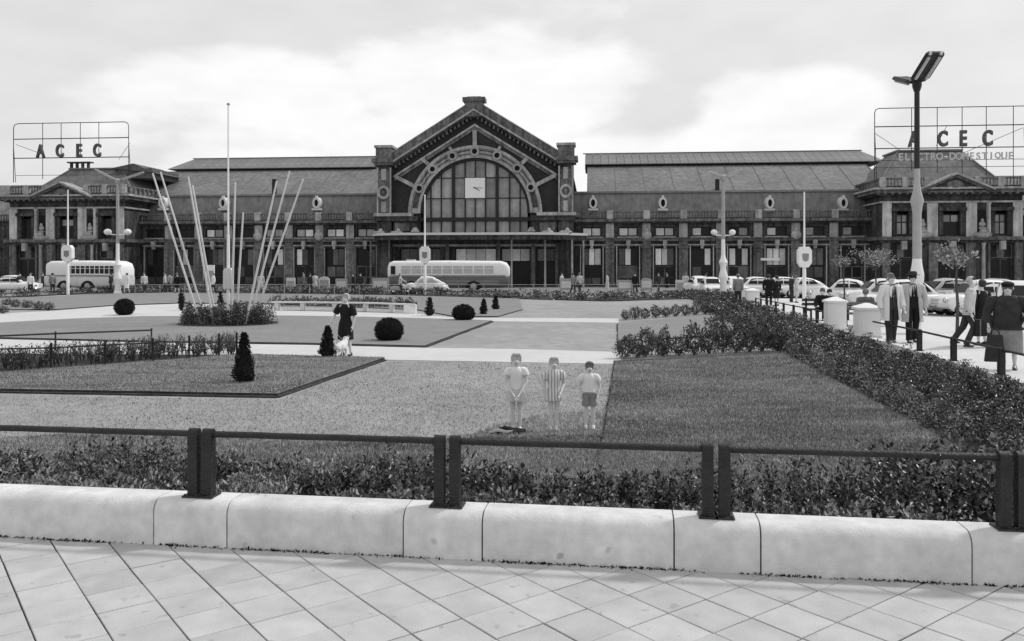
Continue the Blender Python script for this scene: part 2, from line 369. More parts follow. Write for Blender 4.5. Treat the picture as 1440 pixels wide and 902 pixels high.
# taller tufts and weeds where the children stand
P, r = scatter([at(640,622)[:2], at(855,618)[:2], at(858,575)[:2], at(760,585)[:2], at(690,600)[:2]], 2600, 77)
tag(link('grass', npmesh('grass', [blades(np.column_stack([P, np.full(len(P), GZ)]), .055, .014, 9), leaves(np.column_stack([P[:900], np.full(len(P[:900]), GZ+.01)]), .03, .2, 9)], 'blade_pale'), None, 'stuff'), 'ragged darker tufts of grass around the feet of the children', 'grass')
P, r = scatter(fr, 2600, 78); P = P[(np.sin(P[:,0]*1.3+P[:,1]*.7)+np.sin(P[:,0]*.5-P[:,1]*2.1)) > .6]
tag(link('grass', npmesh('grass', [leaves(np.column_stack([P, np.full(len(P), GZ+.004)]), .045, .1, 10)], 'leaf_mid'), None, 'stuff'), 'small weeds in loose patches over the pale middle of the garden', 'weeds')

blades_on('grass', zoneF, GZ+.02, 90000, .045, .012, 'blade', 'darker rough grass strip between the middle of the garden and the front bed', 8)
# ------------------------------------------------------------------ foreground pavement of single tiles
TS = .3275; NX = gx(784, 0)
pav = MB(); pav.box(-70, 90, -16, -.002, -.6, -.035); pv = pav.build('pavement', 'tile', kind='structure'); pv.location = GLOC['loc']; pv.rotation_euler = GLOC['rot']
jb = MB(); jb.box(-6.3, 6.3, -3.1, .24, -.034, -.010); jo = jb.build('tile_bed', 'joint', pv)
bm = bmesh.new(); bmesh.ops.create_cube(bm, size=1)
for v in bm.verts: v.co.x *= TS-.008; v.co.y *= TS-.008; v.co.z *= .032
bmesh.ops.bevel(bm, geom=[e for e in bm.edges if e.verts[0].co.z > 0 and e.verts[1].co.z > 0], offset=.003, segments=1, affect='EDGES')
tile_me = bpy.data.meshes.new('paving_tile'); bm.to_mesh(tile_me); bm.free(); tile_me.materials.append(MATS['tile'])
rt = random.Random(11); c45 = sqrt(.5); n_t = 0
for i in range(-30, 31):
    for j in range(-30, 31):
        x = NX + (i+j+1)*TS*c45; y = (i-j)*TS*c45
        if not (-5.6 < x < 5.9 and -2.35 < y < .05): continue
        if abs(x - (-.3 - .2*y)) > 4.3 - .35*y*0 + 1.6 and y < -1.6: continue
        o = link('paving_tile', tile_me, pv); n_t += 1
        o.location = (x+rt.uniform(-.0016,.0016), y+rt.uniform(-.0016,.0016), -.016+rt.uniform(-.0022,.0016))
        o.rotation_euler = (rt.uniform(-.003,.003), rt.uniform(-.003,.003), radians(45)+rt.uniform(-.006,.006)+(pi/2)*rt.randint(0,3))
sh = MB(); sh.box(-70, -5.7, -16, -.002, -.034, -.002); sh.box(5.9, 90, -16, -.002, -.034, -.002); sh.box(-5.7, 5.9, -16, -2.6, -.034, -.003)
sh.build('pavement_slab', 'tile', pv)

# ------------------------------------------------------------------ coping wall of single stones
wt = thing('coping_wall', 'low pale stone wall with rounded top along the paved footway', 'wall', GLOC['loc'], -GA)
joints = [-7.3, -6.6, -5.5, -4.85] 
jj = [216, 319, 567, 678, 948, 1070, 1367]
js = [gx(p, 0) for p in jj]
left = []; x = js[0]; k = 0
for dlt in (1.30, .56, 1.30, .56, 1.30, .56): x -= dlt; left.append(x)
right = []; x = js[-1]
for dlt in (.56, 1.28, .56, 1.28, .56, 1.0): x += dlt; right.append(x)
js = left[::-1] + js + right
WH, WD = .32, .27
for a, c in zip(js[:-1], js[1:]):
    prof = [(0.0, -.30), (0.0, .225)] + [(.095-.095*cos(t), .225+.095*sin(t)) for t in [pi/2*q/8 for q in range(1, 9)]] + [(WD-.02, WH), (WD, WH-.02), (WD, -.50)]
    b = MB(); e = .005; b.prismx([(y, z) for y, z in prof], a+e, c-e)
    # a finely chamfered arris at each end
    o = b.build('wall_stone', 'coping', wt, smooth=35); o.location.y = rt.uniform(-.003, .003)
b = MB(); b.box(js[0], js[-1], .03, WD-.03, -.4, .2); b.build('joint_core', 'joint', wt)
# weeds and dirt at the foot of the wall
rw = np.random.default_rng(4); xs = rw.uniform(-6, 6, 4200)
msk = (np.sin(xs*3.1)+np.sin(xs*7.7+1)+rw.normal(0, .7, len(xs))) > -.3; xs = xs[msk]
P = np.column_stack([xs, -np.abs(rw.normal(0, .012, len(xs))), np.full(len(xs), -.004)])
o = link('weeds', npmesh('weeds', [leaves(P, .022, .2, 3)], 'leaf_dark'), None, 'stuff', GLOC['loc'], GLOC['rot']); tag(o, 'thin line of moss and weeds at the foot of the pale wall', 'weeds')

# ------------------------------------------------------------------ railing sections: two posts with a pipe between
def post_mesh():
    b = MB(); wd, dp, h = .036, .036, .455
    b.prismx([(-dp, 0), (-dp, h)] + [(-dp*cos(t), h+dp*sin(t)) for t in [pi*q/8 for q in range(1, 8)]] + [(dp, h), (dp, 0)], -wd, wd)
    return b.mesh('post', 'rail_iron', 30)
PM = post_mesh()
pbm = MB(); pbm.slab([(-.062,-.07),(.062,-.07),(.062,.07),(-.062,.07)], 0, .012)
for sx in (-.045, .045): pbm.lathe([(.009, .012), (.009, .02), (.004, .023)], sx, -.052, 6)
PBM = pbm.mesh('base_plate', 'rail_iron')
def rail_section(p0, p1, label, group=None, firstpost=True):        # p0, p1 = world feet of the two posts
    d = Vector(p1)-Vector(p0); Ln = sqrt(d.x**2+d.y**2); t = thing('railing_section', label, 'railing', p0, atan2(d.y, d.x), group)
    sl = d.z/Ln
    for k in ((0, 1) if firstpost else (1,)):
        link('post', PM, t, None, (k*Ln, 0, k*d.z)); link('base_plate', PBM, t, None, (k*Ln, 0, k*d.z))
    b = MB(); K = 10; b.tube([(Ln*i/K, 0, .45+d.z*i/K+random.uniform(-.0015,.0015)) for i in range(K+1)], .0235, 10); b.build('pipe', 'rail_iron', t, True)
    return t
pm = .14; prs = [(273.5, 293.5), (618.5, 640), (995, 1018.5), (1412, 1437)]
pxs = [(gx(a, pm), gx(c, pm)) for a, c in prs]
pit = 1.80; pxs = [(pxs[0][0]-pit, pxs[0][1]-pit)] + pxs + [(pxs[-1][0]+pit, pxs[-1][1]+pit), (pxs[-1][0]+2*pit, pxs[-1][1]+2*pit)]
lb = ['dark pipe railing on the wall running out of view at the left edge', 'dark pipe railing on the wall left of centre, ahead of the left lawn', 'dark pipe railing on the wall right below the three standing children', 'dark pipe railing on the wall right of centre, ahead of the big right lawn', 'dark pipe railing at the extreme right end of the foreground wall', 'dark pipe railing beyond the right end of the foreground wall']
for k in range(6):
    rail_section(g2w(pxs[k][1], pm, WH), g2w(pxs[k+1][0], pm, WH), lb[k], 'pipe railings on the foreground wall')

# ------------------------------------------------------------------ planted bed behind the wall
fb = MB(); prof = [(.27, -.5), (.27, .06), (1.35, .04), (2.3, -.30), (2.75, GZ-.005), (2.75, -.5)]
fb.prismx(prof, -14, 7.3); o = fb.build('flower_bed_soil', 'soil', kind='structure'); o.location = GLOC['loc']; o.rotation_euler = GLOC['rot']
def bed_z(y): return np.interp(y, [.27, 1.35, 2.3, 2.75], [.06, .04, -.30, GZ])
def front_plants(name, x0, x1, y0, y1, n_pl, per, h, spread, size, m, label, seed, lean=.35, aspect=.42):
    r = np.random.default_rng(seed); X = r.uniform(x0, x1, n_pl); Y = r.uniform(y0, y1, n_pl)
    hh = h*r.uniform(.45, 1.3, n_pl)*(1+.25*np.sin(X*2.3+seed))
    ns = 5; pts = []; st = []
    # each plant: several stems that carry the leaves
    pi_ = np.repeat(np.arange(n_pl), ns); an = r.uniform(0, 2*pi, len(pi_)); ln = r.uniform(.1, 1, len(pi_))*lean
    ux = np.cos(an)*ln; uy = np.sin(an)*ln; per_s = per//ns
    si = np.repeat(np.arange(len(pi_)), per_s); t = r.uniform(.05, 1, len(si))
    x = X[pi_[si]]+ux[si]*t*hh[pi_[si]]*1.3+r.normal(0, spread*.3, len(si)); y = Y[pi_[si]]+uy[si]*t*hh[pi_[si]]*1.3+r.normal(0, spread*.3, len(si))
    z = bed_z(Y[pi_[si]])+t*hh[pi_[si]]
    me = npmesh(name, [leaves(np.column_stack([x, y, z]), size, .45, seed, aspect)], m)
    o = link(name, me, None, 'stuff', GLOC['loc'], GLOC['rot']); return tag(o, label, 'plants')
front_plants('leafy_plants', -8, 7.2, .30, .85, 640, 90, .16, .05, .048, 'leaf_mid', 'low leafy plants crowding the back edge of the wall', 21, .6, .5)
front_plants('shrubby_plants', -8, 7.2, .75, 1.9, 480, 110, .28, .04, .044, 'leaf', 'dark upright shrubby plants in the bed behind the railing', 22, .4)
front_plants('tall_shoots', -8, 7.2, .8, 2.1, 210, 60, .33, .02, .045, 'leaf', 'taller leafy shoots standing out of the foreground bed', 23, .16)
front_plants('pale_plants', -8, -1.6, .30, 1.5, 260, 90, .20, .05, .05, 'leaf_pale', 'pale grey leaved plants at the left end of the foreground bed', 24, .6, .3)
front_plants('tall_shrubs', 2.9, 7.2, .7, 2.5, 230, 130, .44, .06, .05, 'leaf', 'denser taller shrubs at the right end of the foreground bed', 25, .4, .55)
front_plants('blossoms', 2.4, 6.5, .4, 1.3, 160, 10, .2, .05, .022, 'blossom', 'scattered small white flowers among the plants at the right', 26, .6, .8)

# ------------------------------------------------------------------ promenade on the right, sloping down to the station road
def zprom(Y): return float(np.interp(Y, [20, 62], [0, GZ]))
b = MB(); ys = [0.1, 4, 8, 12, 16, 20, 25, 30, 35, 40, 45, 50, 56]
rows = []
for yl in ys:
    xs_ = [7.47, 9, 12, 16, 22, 30, 42, 60]
    rows.append([g2w(x, yl, 0) for x in xs_])
rows = [[(x, y, zprom(y)) for x, y, z in r_] for r_ in rows]
b.rings([r_ for r_ in rows], cap=False, closed=False); o = b.build('promenade', 'promenade', kind='structure', smooth='all')
b = MB(); r_ = []
for yl in ys:
    P0 = g2w(7.26, yl); z = zprom(P0[1]); P1 = g2w(7.47, yl)
    r_.append([(P0[0], P0[1], GZ-.3), (P0[0], P0[1], z+.03), (P1[0], P1[1], z+.03), (P1[0], P1[1], GZ-.3)])
b.rings(r_); tag(b.build('kerb_wall', 'coping'), 'pale kerb wall between the rose bed and the bright promenade', 'kerb')

# rails along the promenade
def gpx_on(xl, px):    # point on the line local x = xl that shows in pixel column px
    k = (px-CX)/FPX; # X = k Y
    # X = xl cos + yl sin ; Y = G0y - xl sin + yl cos
    yl = (k*(G0[1]-xl*sin(GA)) - xl*cos(GA)) / (sin(GA)-k*cos(GA)); p = g2w(xl, yl); return (p[0], p[1], zprom(p[1])+.03)
XR = 7.36
pr_px = [1293, 1341, 1408, 1500]
def pair(px, xr=XR):
    p = gpx_on(xr, px); d = Vector((sin(GA), cos(GA), 0))*.055; return (p[0]+d.x, p[1]+d.y, p[2]), (p[0]-d.x, p[1]-d.y, p[2])
pill = gpx_on(XR, 1224); first = (pill[0]-.02-.3*sin(GA), pill[1]-.32*cos(GA), pill[2])
prev = first
labs = ['pipe railing between the nearer white pillar and the two men in pale coats', 'pipe railing in front of the two coated men, next after the pillar section', 'pipe railing in front of the walking couple with the case', 'pipe railing at the right edge before the woman in the dark jacket']
for k, px in enumerate(pr_px):
    a_, c_ = pair(px); rail_section(prev, a_, labs[k], 'pipe railings along the promenade', k > 0); prev = c_
gl = [1149, 1131, 1116, 1102, 1091, 1079, 1070]
p1 = gpx_on(XR, 1182); prev = (p1[0], p1[1]+.32, p1[2]); p3 = gpx_on(XR, 1058)
names7 = ['grey pipe railing section starting at the farther side of the tall white pillar', 'second railing section beyond the tall white pillar', 'third railing section beyond the tall white pillar', 'fourth railing section, below the seated dark figures', 'fifth railing section towards the distant white pillars', 'sixth railing section towards the distant white pillars', 'seventh railing section, next to last before the distant pillars', 'railing section ending at the distant pair of white pillars']
for k, px in enumerate(gl+[1063]):
    a_, c_ = pair(px); rail_section(prev, a_, names7[k], 'pipe railings along the promenade'); prev = c_
def pillar(p, wd, h, label, rz=-GA):
    t = thing('gate_pillar', label, 'pillar', p, rz, 'white pillars along the promenade')
    b = MB(); b.box(-wd/2-.03, wd/2+.03, -wd/2-.03, wd/2+.03, -.5, .07); b.build('plinth', 'offwhite', t)
    b = MB(); b.box(-wd/2, wd/2, -wd/2, wd/2, .07, h-.08); b.build('shaft', 'white_paint', t)
    b = MB(); b.box(-wd/2+.06, wd/2-.06, -wd/2-.012, -wd/2, .17, h-.18); b.build('panel', 'white_paint', t)
    b = MB(); c = wd/2+.045; q = c-.02; b.rings([[(-c,-c,h-.08),(c,-c,h-.08),(c,c,h-.08),(-c,c,h-.08)], [(-c,-c,h-.02),(c,-c,h-.02),(c,c,h-.02),(-c,c,h-.02)], [(-.05,-.05,h+.1),(.05,-.05,h+.1),(.05,.05,h+.1),(-.05,.05,h+.1)]]); b.build('cap', 'white_paint', t)
q = gpx_on(XR, 1219); pillar((q[0], q[1], q[2]-.03), .58, .86, 'nearer squat white pillar with cap where the railing begins')
q = gpx_on(XR, 1181); pillar((q[0]-.15, q[1], q[2]-.03), .56, .95, 'bigger white pillar with pyramid cap left of the nearer one')
q = gpx_on(XR, 1058); pillar((q[0], q[1], q[2]-.03), .66, .9, 'right one of the two distant white pillars')
q = gpx_on(XR, 1046); pillar((q[0]-.05, q[1], q[2]-.03), .66, .98, 'left one of the two distant white pillars')

# ------------------------------------------------------------------ rose bed beside the promenade
band = [g2w(5.05, 1.6)[:2], g2w(7.28, 1.6)[:2], g2w(7.28, 56)[:2], g2w(5.1, 56)[:2], g2w(5.0, 18)[:2]]
sheet('rose_bed_soil', band, GZ+.015, 'soil')
nb = [g2w(5.4, 1.6)[:2], g2w(7.25, 1.6)[:2], g2w(7.25, 14)[:2], g2w(5.3, 14)[:2]]
mb_ = [g2w(5.3, 14)[:2], g2w(7.25, 14)[:2], g2w(7.25, 30)[:2], g2w(4.9, 30)[:2]]
fb_ = [g2w(4.9, 30)[:2], g2w(7.25, 30)[:2], g2w(7.25, 56)[:2], g2w(4.9, 56)[:2]]
plant_bed('rose_hedge', nb, GZ, 210, 430, .56, .27, .042, 'leaf', 'near end of the dense dark hedge along the promenade kerb', 'hedge', 31)
plant_bed('rose_hedge', mb_, GZ, 230, 260, .53, .29, .056, 'leaf', 'middle stretch of the dense dark hedge beside the white pillars', 'hedge', 32)
plant_bed('rose_hedge', fb_, GZ, 300, 90, .58, .3, .10, 'leaf', 'far end of the dark hedge towards the station road', 'hedge', 33)
ie = [g2w(5.35, 1.6)[:2], g2w(5.9, 1.6)[:2], g2w(5.75, 20)[:2], g2w(4.95, 18)[:2]]
plant_bed('hedge_edge', ie, GZ, 190, 150, .42, .26, .05, 'leaf_mid', 'lighter leaved plants along the garden side of the hedge', 'plants', 36)
ke = [g2w(6.75, 1.6)[:2], g2w(7.3, 1.6)[:2], g2w(7.3, 30)[:2], g2w(6.75, 30)[:2]]
plant_bed('hedge_edge', ke, GZ+.12, 150, 230, .50, .25, .048, 'leaf', 'dense outer edge of the hedge right against the promenade kerb', 'hedge', 37)
plant_bed('hedge_flowers', nb, GZ+.25, 120, 12, .38, .2, .035, 'leaf_pale', 'pale flower heads over the near end of the hedge', 'flowers', 34)
plant_bed('hedge_flowers', mb_, GZ+.25, 120, 10, .38, .2, .045, 'blossom', 'pale flower heads over the middle of the hedge', 'flowers', 35)

# ------------------------------------------------------------------ single bushes
def bush_mesh(name, n, r, h, size, m, seed, shape='round', core='leaf_dark'):
    g = np.random.default_rng(seed); P = g.normal(size=(n, 3)); P /= np.linalg.norm(P, axis=1)[:, None]; rad = g.uniform(.25, 1, n)**.4
    if shape == 'round':
        lump = 1+.16*np.sin(P[:, 0]*5+seed)+.14*np.sin(P[:, 1]*6+P[:, 2]*4+seed)
        Q = P*rad[:, None]*lump[:, None]; Q = Q*np.array([r, r, h*.52]); Q[:, 2] += h*.48; Q = Q[Q[:, 2] > 0]
    elif shape == 'ball':
        Q = P*(g.uniform(.72, 1, n)**.5)[:, None]; Q = Q*np.array([r, r, h*.56]); Q[:, 2] += h*.44; Q = Q[Q[:, 2] > 0]
    else:
        t = g.uniform(0, 1, n)**1.3; an = g.uniform(0, 2*pi, n); rr = r*(1-t)**.8*np.clip(.35+t*4, 0, 1)*(1+.15*np.sin(an*3+t*16))*g.uniform(.5, 1, n)**.5+.02
        Q = np.stack([rr*np.cos(an), rr*np.sin(an), t*h*.97], 1)
    return npmesh(name, [leaves(Q, size, .25, seed)], m)
rose = [bush_mesh('foliage', 800, .36, .72, .085, 'leaf', 40+k) for k in range(4)]
stem_b = MB()
for k in range(5):
    a = 2*pi*k/5; stem_b.tube([(.03*cos(a), .03*sin(a), 0), (.12*cos(a), .12*sin(a), .22), (.2*cos(a), .2*sin(a), .48)], [.012, .01, .006], 5)
STEM = stem_b.mesh('stem', 'bark')
def bush(px, py, wpx, hpx, label, group, me, z=GZ, rz=None, name='rose_bush'):
    p = at(px, py, z); s = FPX/p[1]; r = random.Random(px)
    o = thing(name, label, 'bush', p, r.uniform(0, 6), group)
    link('foliage', me, o); link('stem', STEM, o)
    o.scale = (wpx/s/.8, wpx/s/.8, hpx/s/.76); return o
ORD = [f'{w_} from the left' for w_ in 'first second third fourth fifth sixth seventh eighth ninth tenth eleventh twelfth thirteenth'.split()] + ['rear line left', 'rear line middle', 'rear line right', 'behind the first', 'behind the third']
rowA = [(878,504,30,30),(897,503,26,22),(908,502,30,42),(932,501,26,24),(934,499,22,40),(955,500,30,28),(976,499,34,46),(997,498,30,36),(1016,496,30,40),(1035,496,34,36),(1054,495,32,38),(1072,494,34,36),(1092,494,34,34),(1008,482,34,44),(1045,480,36,36),(1080,478,36,34),(885,490,24,20),(920,489,22,18)]
for k, (x, y, a, c) in enumerate(rowA): bush(x, y, a, c, f'rose bush in the nearer cross row, {ORD[k]}', 'rose bushes in the nearer cross row', rose[k % 4])
rowB = [(880,450,16,14),(893,449,18,18),(907,448,18,15),(922,447,18,18),(936,446,18,15),(950,445,18,17),(964,444,18,16),(978,443,18,15),(992,442,20,17),(1008,441,22,16)]
for k, (x, y, a, c) in enumerate(rowB): bush(x, y, a, c, f'small rose bush in the farther cross row, {ORD[k]}', 'rose bushes in the farther cross row', rose[(k+1) % 4])
for k, (x, y, a, c) in enumerate([(4,441,18,11),(10,430,14,10),(22,433,16,12),(38,434,16,12),(54,436,16,12),(68,437,16,12)]): bush(x, y, a, c, f'small round dark bush at the far left edge of the garden, {ORD[k]}', 'small bushes at the left edge', rose[k % 4])
def topiary(px, yb, yt, wpx, label, shape, name, n=2600, seed=1, size=.05):
    p = at(px, yb); s = FPX/p[1]; h = (yb-yt)/s; r = wpx/s/2
    o = thing(name, label, 'bush', p); me = bush_mesh('foliage', n, r, h, size, 'leaf_dark', seed, shape); link('foliage', me, o)
    b = MB()
    if shape == 'ball': b.ball((0, 0, h*.45), (r*.86, r*.86, h*.47), 14, 9)
    else: b.lathe([(r*.25, .02), (r*.7, h*.12), (r*.6, h*.35), (r*.33, h*.6), (r*.1, h*.85), (.01, h*.97)], 0, 0, 10)
    b.build('inner_mass', 'leaf_dark', o, True); b = MB(); b.lathe([(.03, -.02), (.03, h*.3)], 0, 0, 6); b.build('trunk', 'bark', o)
topiary(343, 541, 467, 32, 'dark pointed bush standing on the left front lawn', 'cone', 'conical_bush', 3600, 51, .05)
topiary(461, 504, 458, 26, 'dark pointed bush beside the woman with the dog', 'cone', 'conical_bush', 2600, 52, .055)
topiary(547, 480, 447, 41, 'large black clipped ball bush right of the woman', 'ball', 'ball_bush', 5200, 53, .05)
topiary(652, 451, 429, 32, 'clipped ball bush farther back, near the right end of the curved bench', 'ball', 'ball_bush', 3200, 54, .07)
topiary(175, 443, 421, 27, 'clipped ball bush on the light path at the left', 'ball', 'ball_bush', 3000, 55, .08)
topiary(255, 437, 412, 7, 'thin dark column bush left of the flagpole bed', 'ball', 'column_bush', 500, 56, .1)
topiary(310, 431, 411, 8, 'thin dark bush behind the flagpole bed', 'cone', 'column_bush', 500, 57, .1)
topiary(680, 443, 421, 10, 'small pointed bush at the back, left one of two', 'cone', 'conical_bush', 600, 58, .1)
topiary(697, 436, 416, 9, 'small pointed bush at the back, right one of two', 'cone', 'conical_bush', 600, 59, .1)
topiary(604, 444, 419, 14, 'small irregular bush just past the end of the curved bench', 'cone', 'conical_bush', 600, 60, .1)

# far flower border along the station road
fpts = [(-300,432),(0,420),(120,413),(240,411),(400,414),(560,415),(700,420),(850,424),(990,420),(1060,424)]
ft = [at(x, y)[:2] for x, y in fpts]; ft2 = [(x*1.02, y*1.0+ (5.0 if i>1 else 6)) for i, (x, y) in enumerate(ft)]
farband = ft + ft2[::-1]
sheet('far_bed_soil', farband, GZ+.03, 'soil')
plant_bed('flower_border', farband, GZ, 1500, 26, .52, .42, .17, 'leaf', 'long dark flower border between the garden and the station road', 'plants', 61)
plant_bed('flower_border', farband, GZ+.1, 900, 9, .5, .4, .11, 'leaf_pale', 'pale flower heads in the long border before the station road', 'flowers', 62)

# shrub row of thin shoots and its low fence at the left
rowS = px_poly([(-300,545),(-300,522),(0,513),(335,491),(340,500),(0,526)])
sheet('shoot_bed_soil', px_poly([(-300,545),(-300,500),(0,497.5),(340,499.2),(340,501),(0,526.5)]), GZ-.001, 'soil')
P, r = scatter(rowS, 420, 71); bb = MB(); pts = []
for x, y in P:
    for k in range(5):
        a = random.uniform(0, 6.28); h = random.uniform(.25, .55); l_ = random.uniform(.05, .22)
        bb.tube([(x, y, GZ), (x+cos(a)*l_*.4, y+sin(a)*l_*.4, GZ+h*.6), (x+cos(a)*l_, y+sin(a)*l_, GZ+h)], [.009, .007, .004], 4)
        for q in range(12):
            t = random.uniform(.25, 1.05); pts.append((x+cos(a)*l_*t+random.gauss(0,.025), y+sin(a)*l_*t+random.gauss(0,.025), GZ+h*t))
tag(bb.build('shrub_stems', 'bark', kind='stuff'), 'thin bare stems of the young shrubs along the left fence', 'stems')
tag(link('shrub_leaves', npmesh('shrub_leaves', [leaves(np.array(pts), .05, .3, 72)], 'leaf'), None, 'stuff'), 'sparse leaves of the young shrubs along the left fence', 'leaves')
def low_fence(posts, ph, rails, label):
    """posts = list of pixel feet; rails = (height, first, last, radius)"""
    P = [Vector(at(x, y)) for x, y in posts]; o0 = P[0]; t = thing('garden_fence', label, 'fence', tuple(o0))
    for p in P:
        b = MB(); q = p-o0; b.lathe([(.03, -.05), (.026, .1), (.024, ph-.05), (.036, ph-.03), (.03, ph), (.006, ph+.03)], 0, 0, 8); o = b.build('post', 'rail_iron', t, True); o.location = q
    for h, i, j, r_ in rails:
        b = MB(); b.tube([tuple(p-o0+Vector((0, 0, h))) for p in P[i:j+1]], r_, 8); b.build('rail', 'rail_iron', t, True)
low_fence([(-180,505),(78,492),(213,486)], .50, [(.46, 0, 2, .026)], 'dark pipe rail with two posts at the back of the left shrub row')
low_fence([(-120,527),(72,521),(148,516),(215,512),(266,507),(308,503),(333,501)], .62, [(.52, 0, 3, .018), (.26, 3, 6, .012)], 'low iron fence running through the left shrub row')

# ------------------------------------------------------------------ flagpole bed
rc = Vector(at(321, 455)); rc.y = 34.3; rc.x = (321-CX)*rc.y/FPX
th_ = np.linspace(0, 2*pi, 30, endpoint=False); ringp = [(rc.x+1.8*cos(a), rc.y+1.6*sin(a)) for a in th_]
sheet('round_bed_soil', [(rc.x+2.0*cos(a), rc.y+1.8*sin(a)) for a in th_], GZ+.055, 'soil')
plant_bed('round_bed_plants', ringp, GZ+.04, 150, 130, .78, .24, .075, 'leaf', 'dark leafy plants of the round bed at the foot of the white poles', 'plants', 81)
plant_bed('round_bed_flowers', ringp, GZ+.25, 60, 5, .5, .2, .05, 'blossom', 'few white flowers in the round bed under the white poles', 'flowers', 82)
poles = [((276,436),(215,245),33.6,'leftmost thin white pole of the fan, leaning furthest left'),((285,438),(226,243),35,'white pole leaning left, second of the fan from the left'),((297,436),(265,250),33.5,'white pole leaning slightly left, third of the fan'),((301,436),(271,262),35.2,'white pole leaning slightly left just behind the third one'),
 ((326,436),(331,258),33.6,'nearly upright white pole just right of the tall mast'),((333,437),(342,300),35.2,'short nearly upright white pole, second right of the tall mast'),((349,438),(389,256),33.4,'white pole leaning right, innermost of the right group'),((355,434),(407,242),34.2,'white pole leaning right, highest tip of the right group'),((363,432),(426,253),35,'rightmost thin white pole of the fan, leaning furthest right')]
for (xb, yb), (xt, yt), Y, lab in poles:
    z0 = CH-(yb-HY)*Y/FPX; z1 = CH-(yt-HY)*Y/FPX; X0 = (xb-CX)*Y/FPX; X1 = (xt-CX)*Y/FPX; k = (GZ-z0)/(z1-z0); Xg = X0+(X1-X0)*k
    b = MB(); b.tube([(0, 0, 0), (X1-Xg, 0, z1-GZ)], [.05, .036], 8); b.ball((X1-Xg, 0, z1-GZ), .037, 8, 5); tag(b.build('leaning_pole', 'offwhite', smooth=True), lab, 'pole', 'white poles fanned out of the round bed').location = (Xg, Y, GZ)
t = thing('flag_mast', 'tall upright white mast in the middle of the round bed', 'mast', (rc.x, rc.y, GZ))
b = MB(); b.lathe([(.075, 0), (.06, 3.6), (.04, 3.7), (.03, 8.95)], 0, 0, 10); b.build('pole', 'white_paint', t, True)
b = MB(); b.lathe([(.02, 8.95), (.07, 8.97), (.07, 9.02), (.01, 9.06)], 0, 0, 8); b.build('truck', 'grey_paint', t)
b = MB(); b.box(-.17, .17, -.13, .13, 1.45, 2.2); b.prism([(-.17, 2.2), (.17, 2.2), (.1, 2.3), (-.1, 2.3)], -.1, .1); b.build('box', 'offwhite', t)

# curved white bench
def curve_y(px): return np.interp(px, [380, 450, 520, 585], [436.5, 437, 438, 441])
t = thing('curved_bench', 'long curved white stone bench on low blocks behind the woman', 'bench', at(480, 437))
o0 = Vector(t.location); pl = [Vector(at(x, curve_y(x)))-o0 for x in np.linspace(382, 584, 12)]
for k in range(4):
    seg = pl[k*3 if k else 0: k*3+4] if k < 3 else pl[9:12]
    if len(seg) < 2: continue
    b = MB(); b.rings([[(p.x, p.y-.22, .40), (p.x, p.y-.22, .47), (p.x, p.y+.22, .47), (p.x, p.y+.22, .40)] for p in seg]); b.build('seat_slab', 'offwhite', t)
for x in (390, 426, 471, 514, 551): p = Vector(at(x, curve_y(x)))-o0; b = MB(); b.box(-.11, .11, -.18, .2, 0, .40); b.build('block', 'offwhite', t).location = p
p = Vector(at(577, curve_y(577)))-o0; b = MB(); b.box(-.3, .3, -.2, .22, 0, .40); b.build('block', 'white_paint', t).location = p
pb = [at(x, y)[:2] for x, y in [(380,431),(585,434),(585,430),(380,427.5)]]
plant_bed('bench_plants', pb, GZ, 160, 30, .5, .3, .12, 'leaf', 'dark plants growing behind the curved white bench', 'plants', 91)

# ================================================================== THE RAILWAY STATION
SA = radians(5.5); SX, SY = (668-CX)/FPX*94.0, 94.0
def _Y(px, d):
    k = (px-CX)/FPX; return (SY*cos(SA)+SX*sin(SA)-d)/(cos(SA)+k*sin(SA))
def U(px, d=0.0): Y = _Y(px, d); return ((px-CX)/FPX*Y-SX)*cos(SA)-(Y-SY)*sin(SA)
def Z(py, px=668, d=0.0): return CH-(py-HY)*_Y(px, d)/FPX-GZ
def s2w(u, d, z=0.0): return (SX+u*cos(SA)-d*sin(SA), SY-u*sin(SA)-d*cos(SA), GZ+z)
st = thing('railway_station', 'wide dark stone railway station with arched gable hall, long wings and end pavilions', 'railway station', (SX, SY, GZ), -SA)
def dbox(b, u0, u1, d0, d1, z0, z1): return b.box(u0, u1, -d1, -d0, z0, z1)
def wall_holes(b, u0, u1, z0, z1, d, holes, rev=.4):
    us = sorted(set([u0, u1]+[h[0] for h in holes]+[h[1] for h in holes])); zs = sorted(set([z0, z1]+[h[2] for h in holes]+[h[3] for h in holes]))
    us = [x for x in us if u0 <= x <= u1]; zs = [x for x in zs if z0 <= x <= z1]
    for i in range(len(us)-1):
        for j in range(len(zs)-1):
            cu, cz = (us[i]+us[i+1])/2, (zs[j]+zs[j+1])/2
            if any(h[0] < cu < h[1] and h[2] < cz < h[3] for h in holes): continue
            b.add([(us[i], -d, zs[j]), (us[i+1], -d, zs[j]), (us[i+1], -d, zs[j+1]), (us[i], -d, zs[j+1])], [(0, 1, 2, 3)])
    for a, c, e, f in holes:
        b.add([(a,-d,e),(c,-d,e),(c,-d,f),(a,-d,f),(a,-d+rev,e),(c,-d+rev,e),(c,-d+rev,f),(a,-d+rev,f)], [(0,1,5,4),(1,2,6,5),(2,3,7,6),(3,0,4,7)])
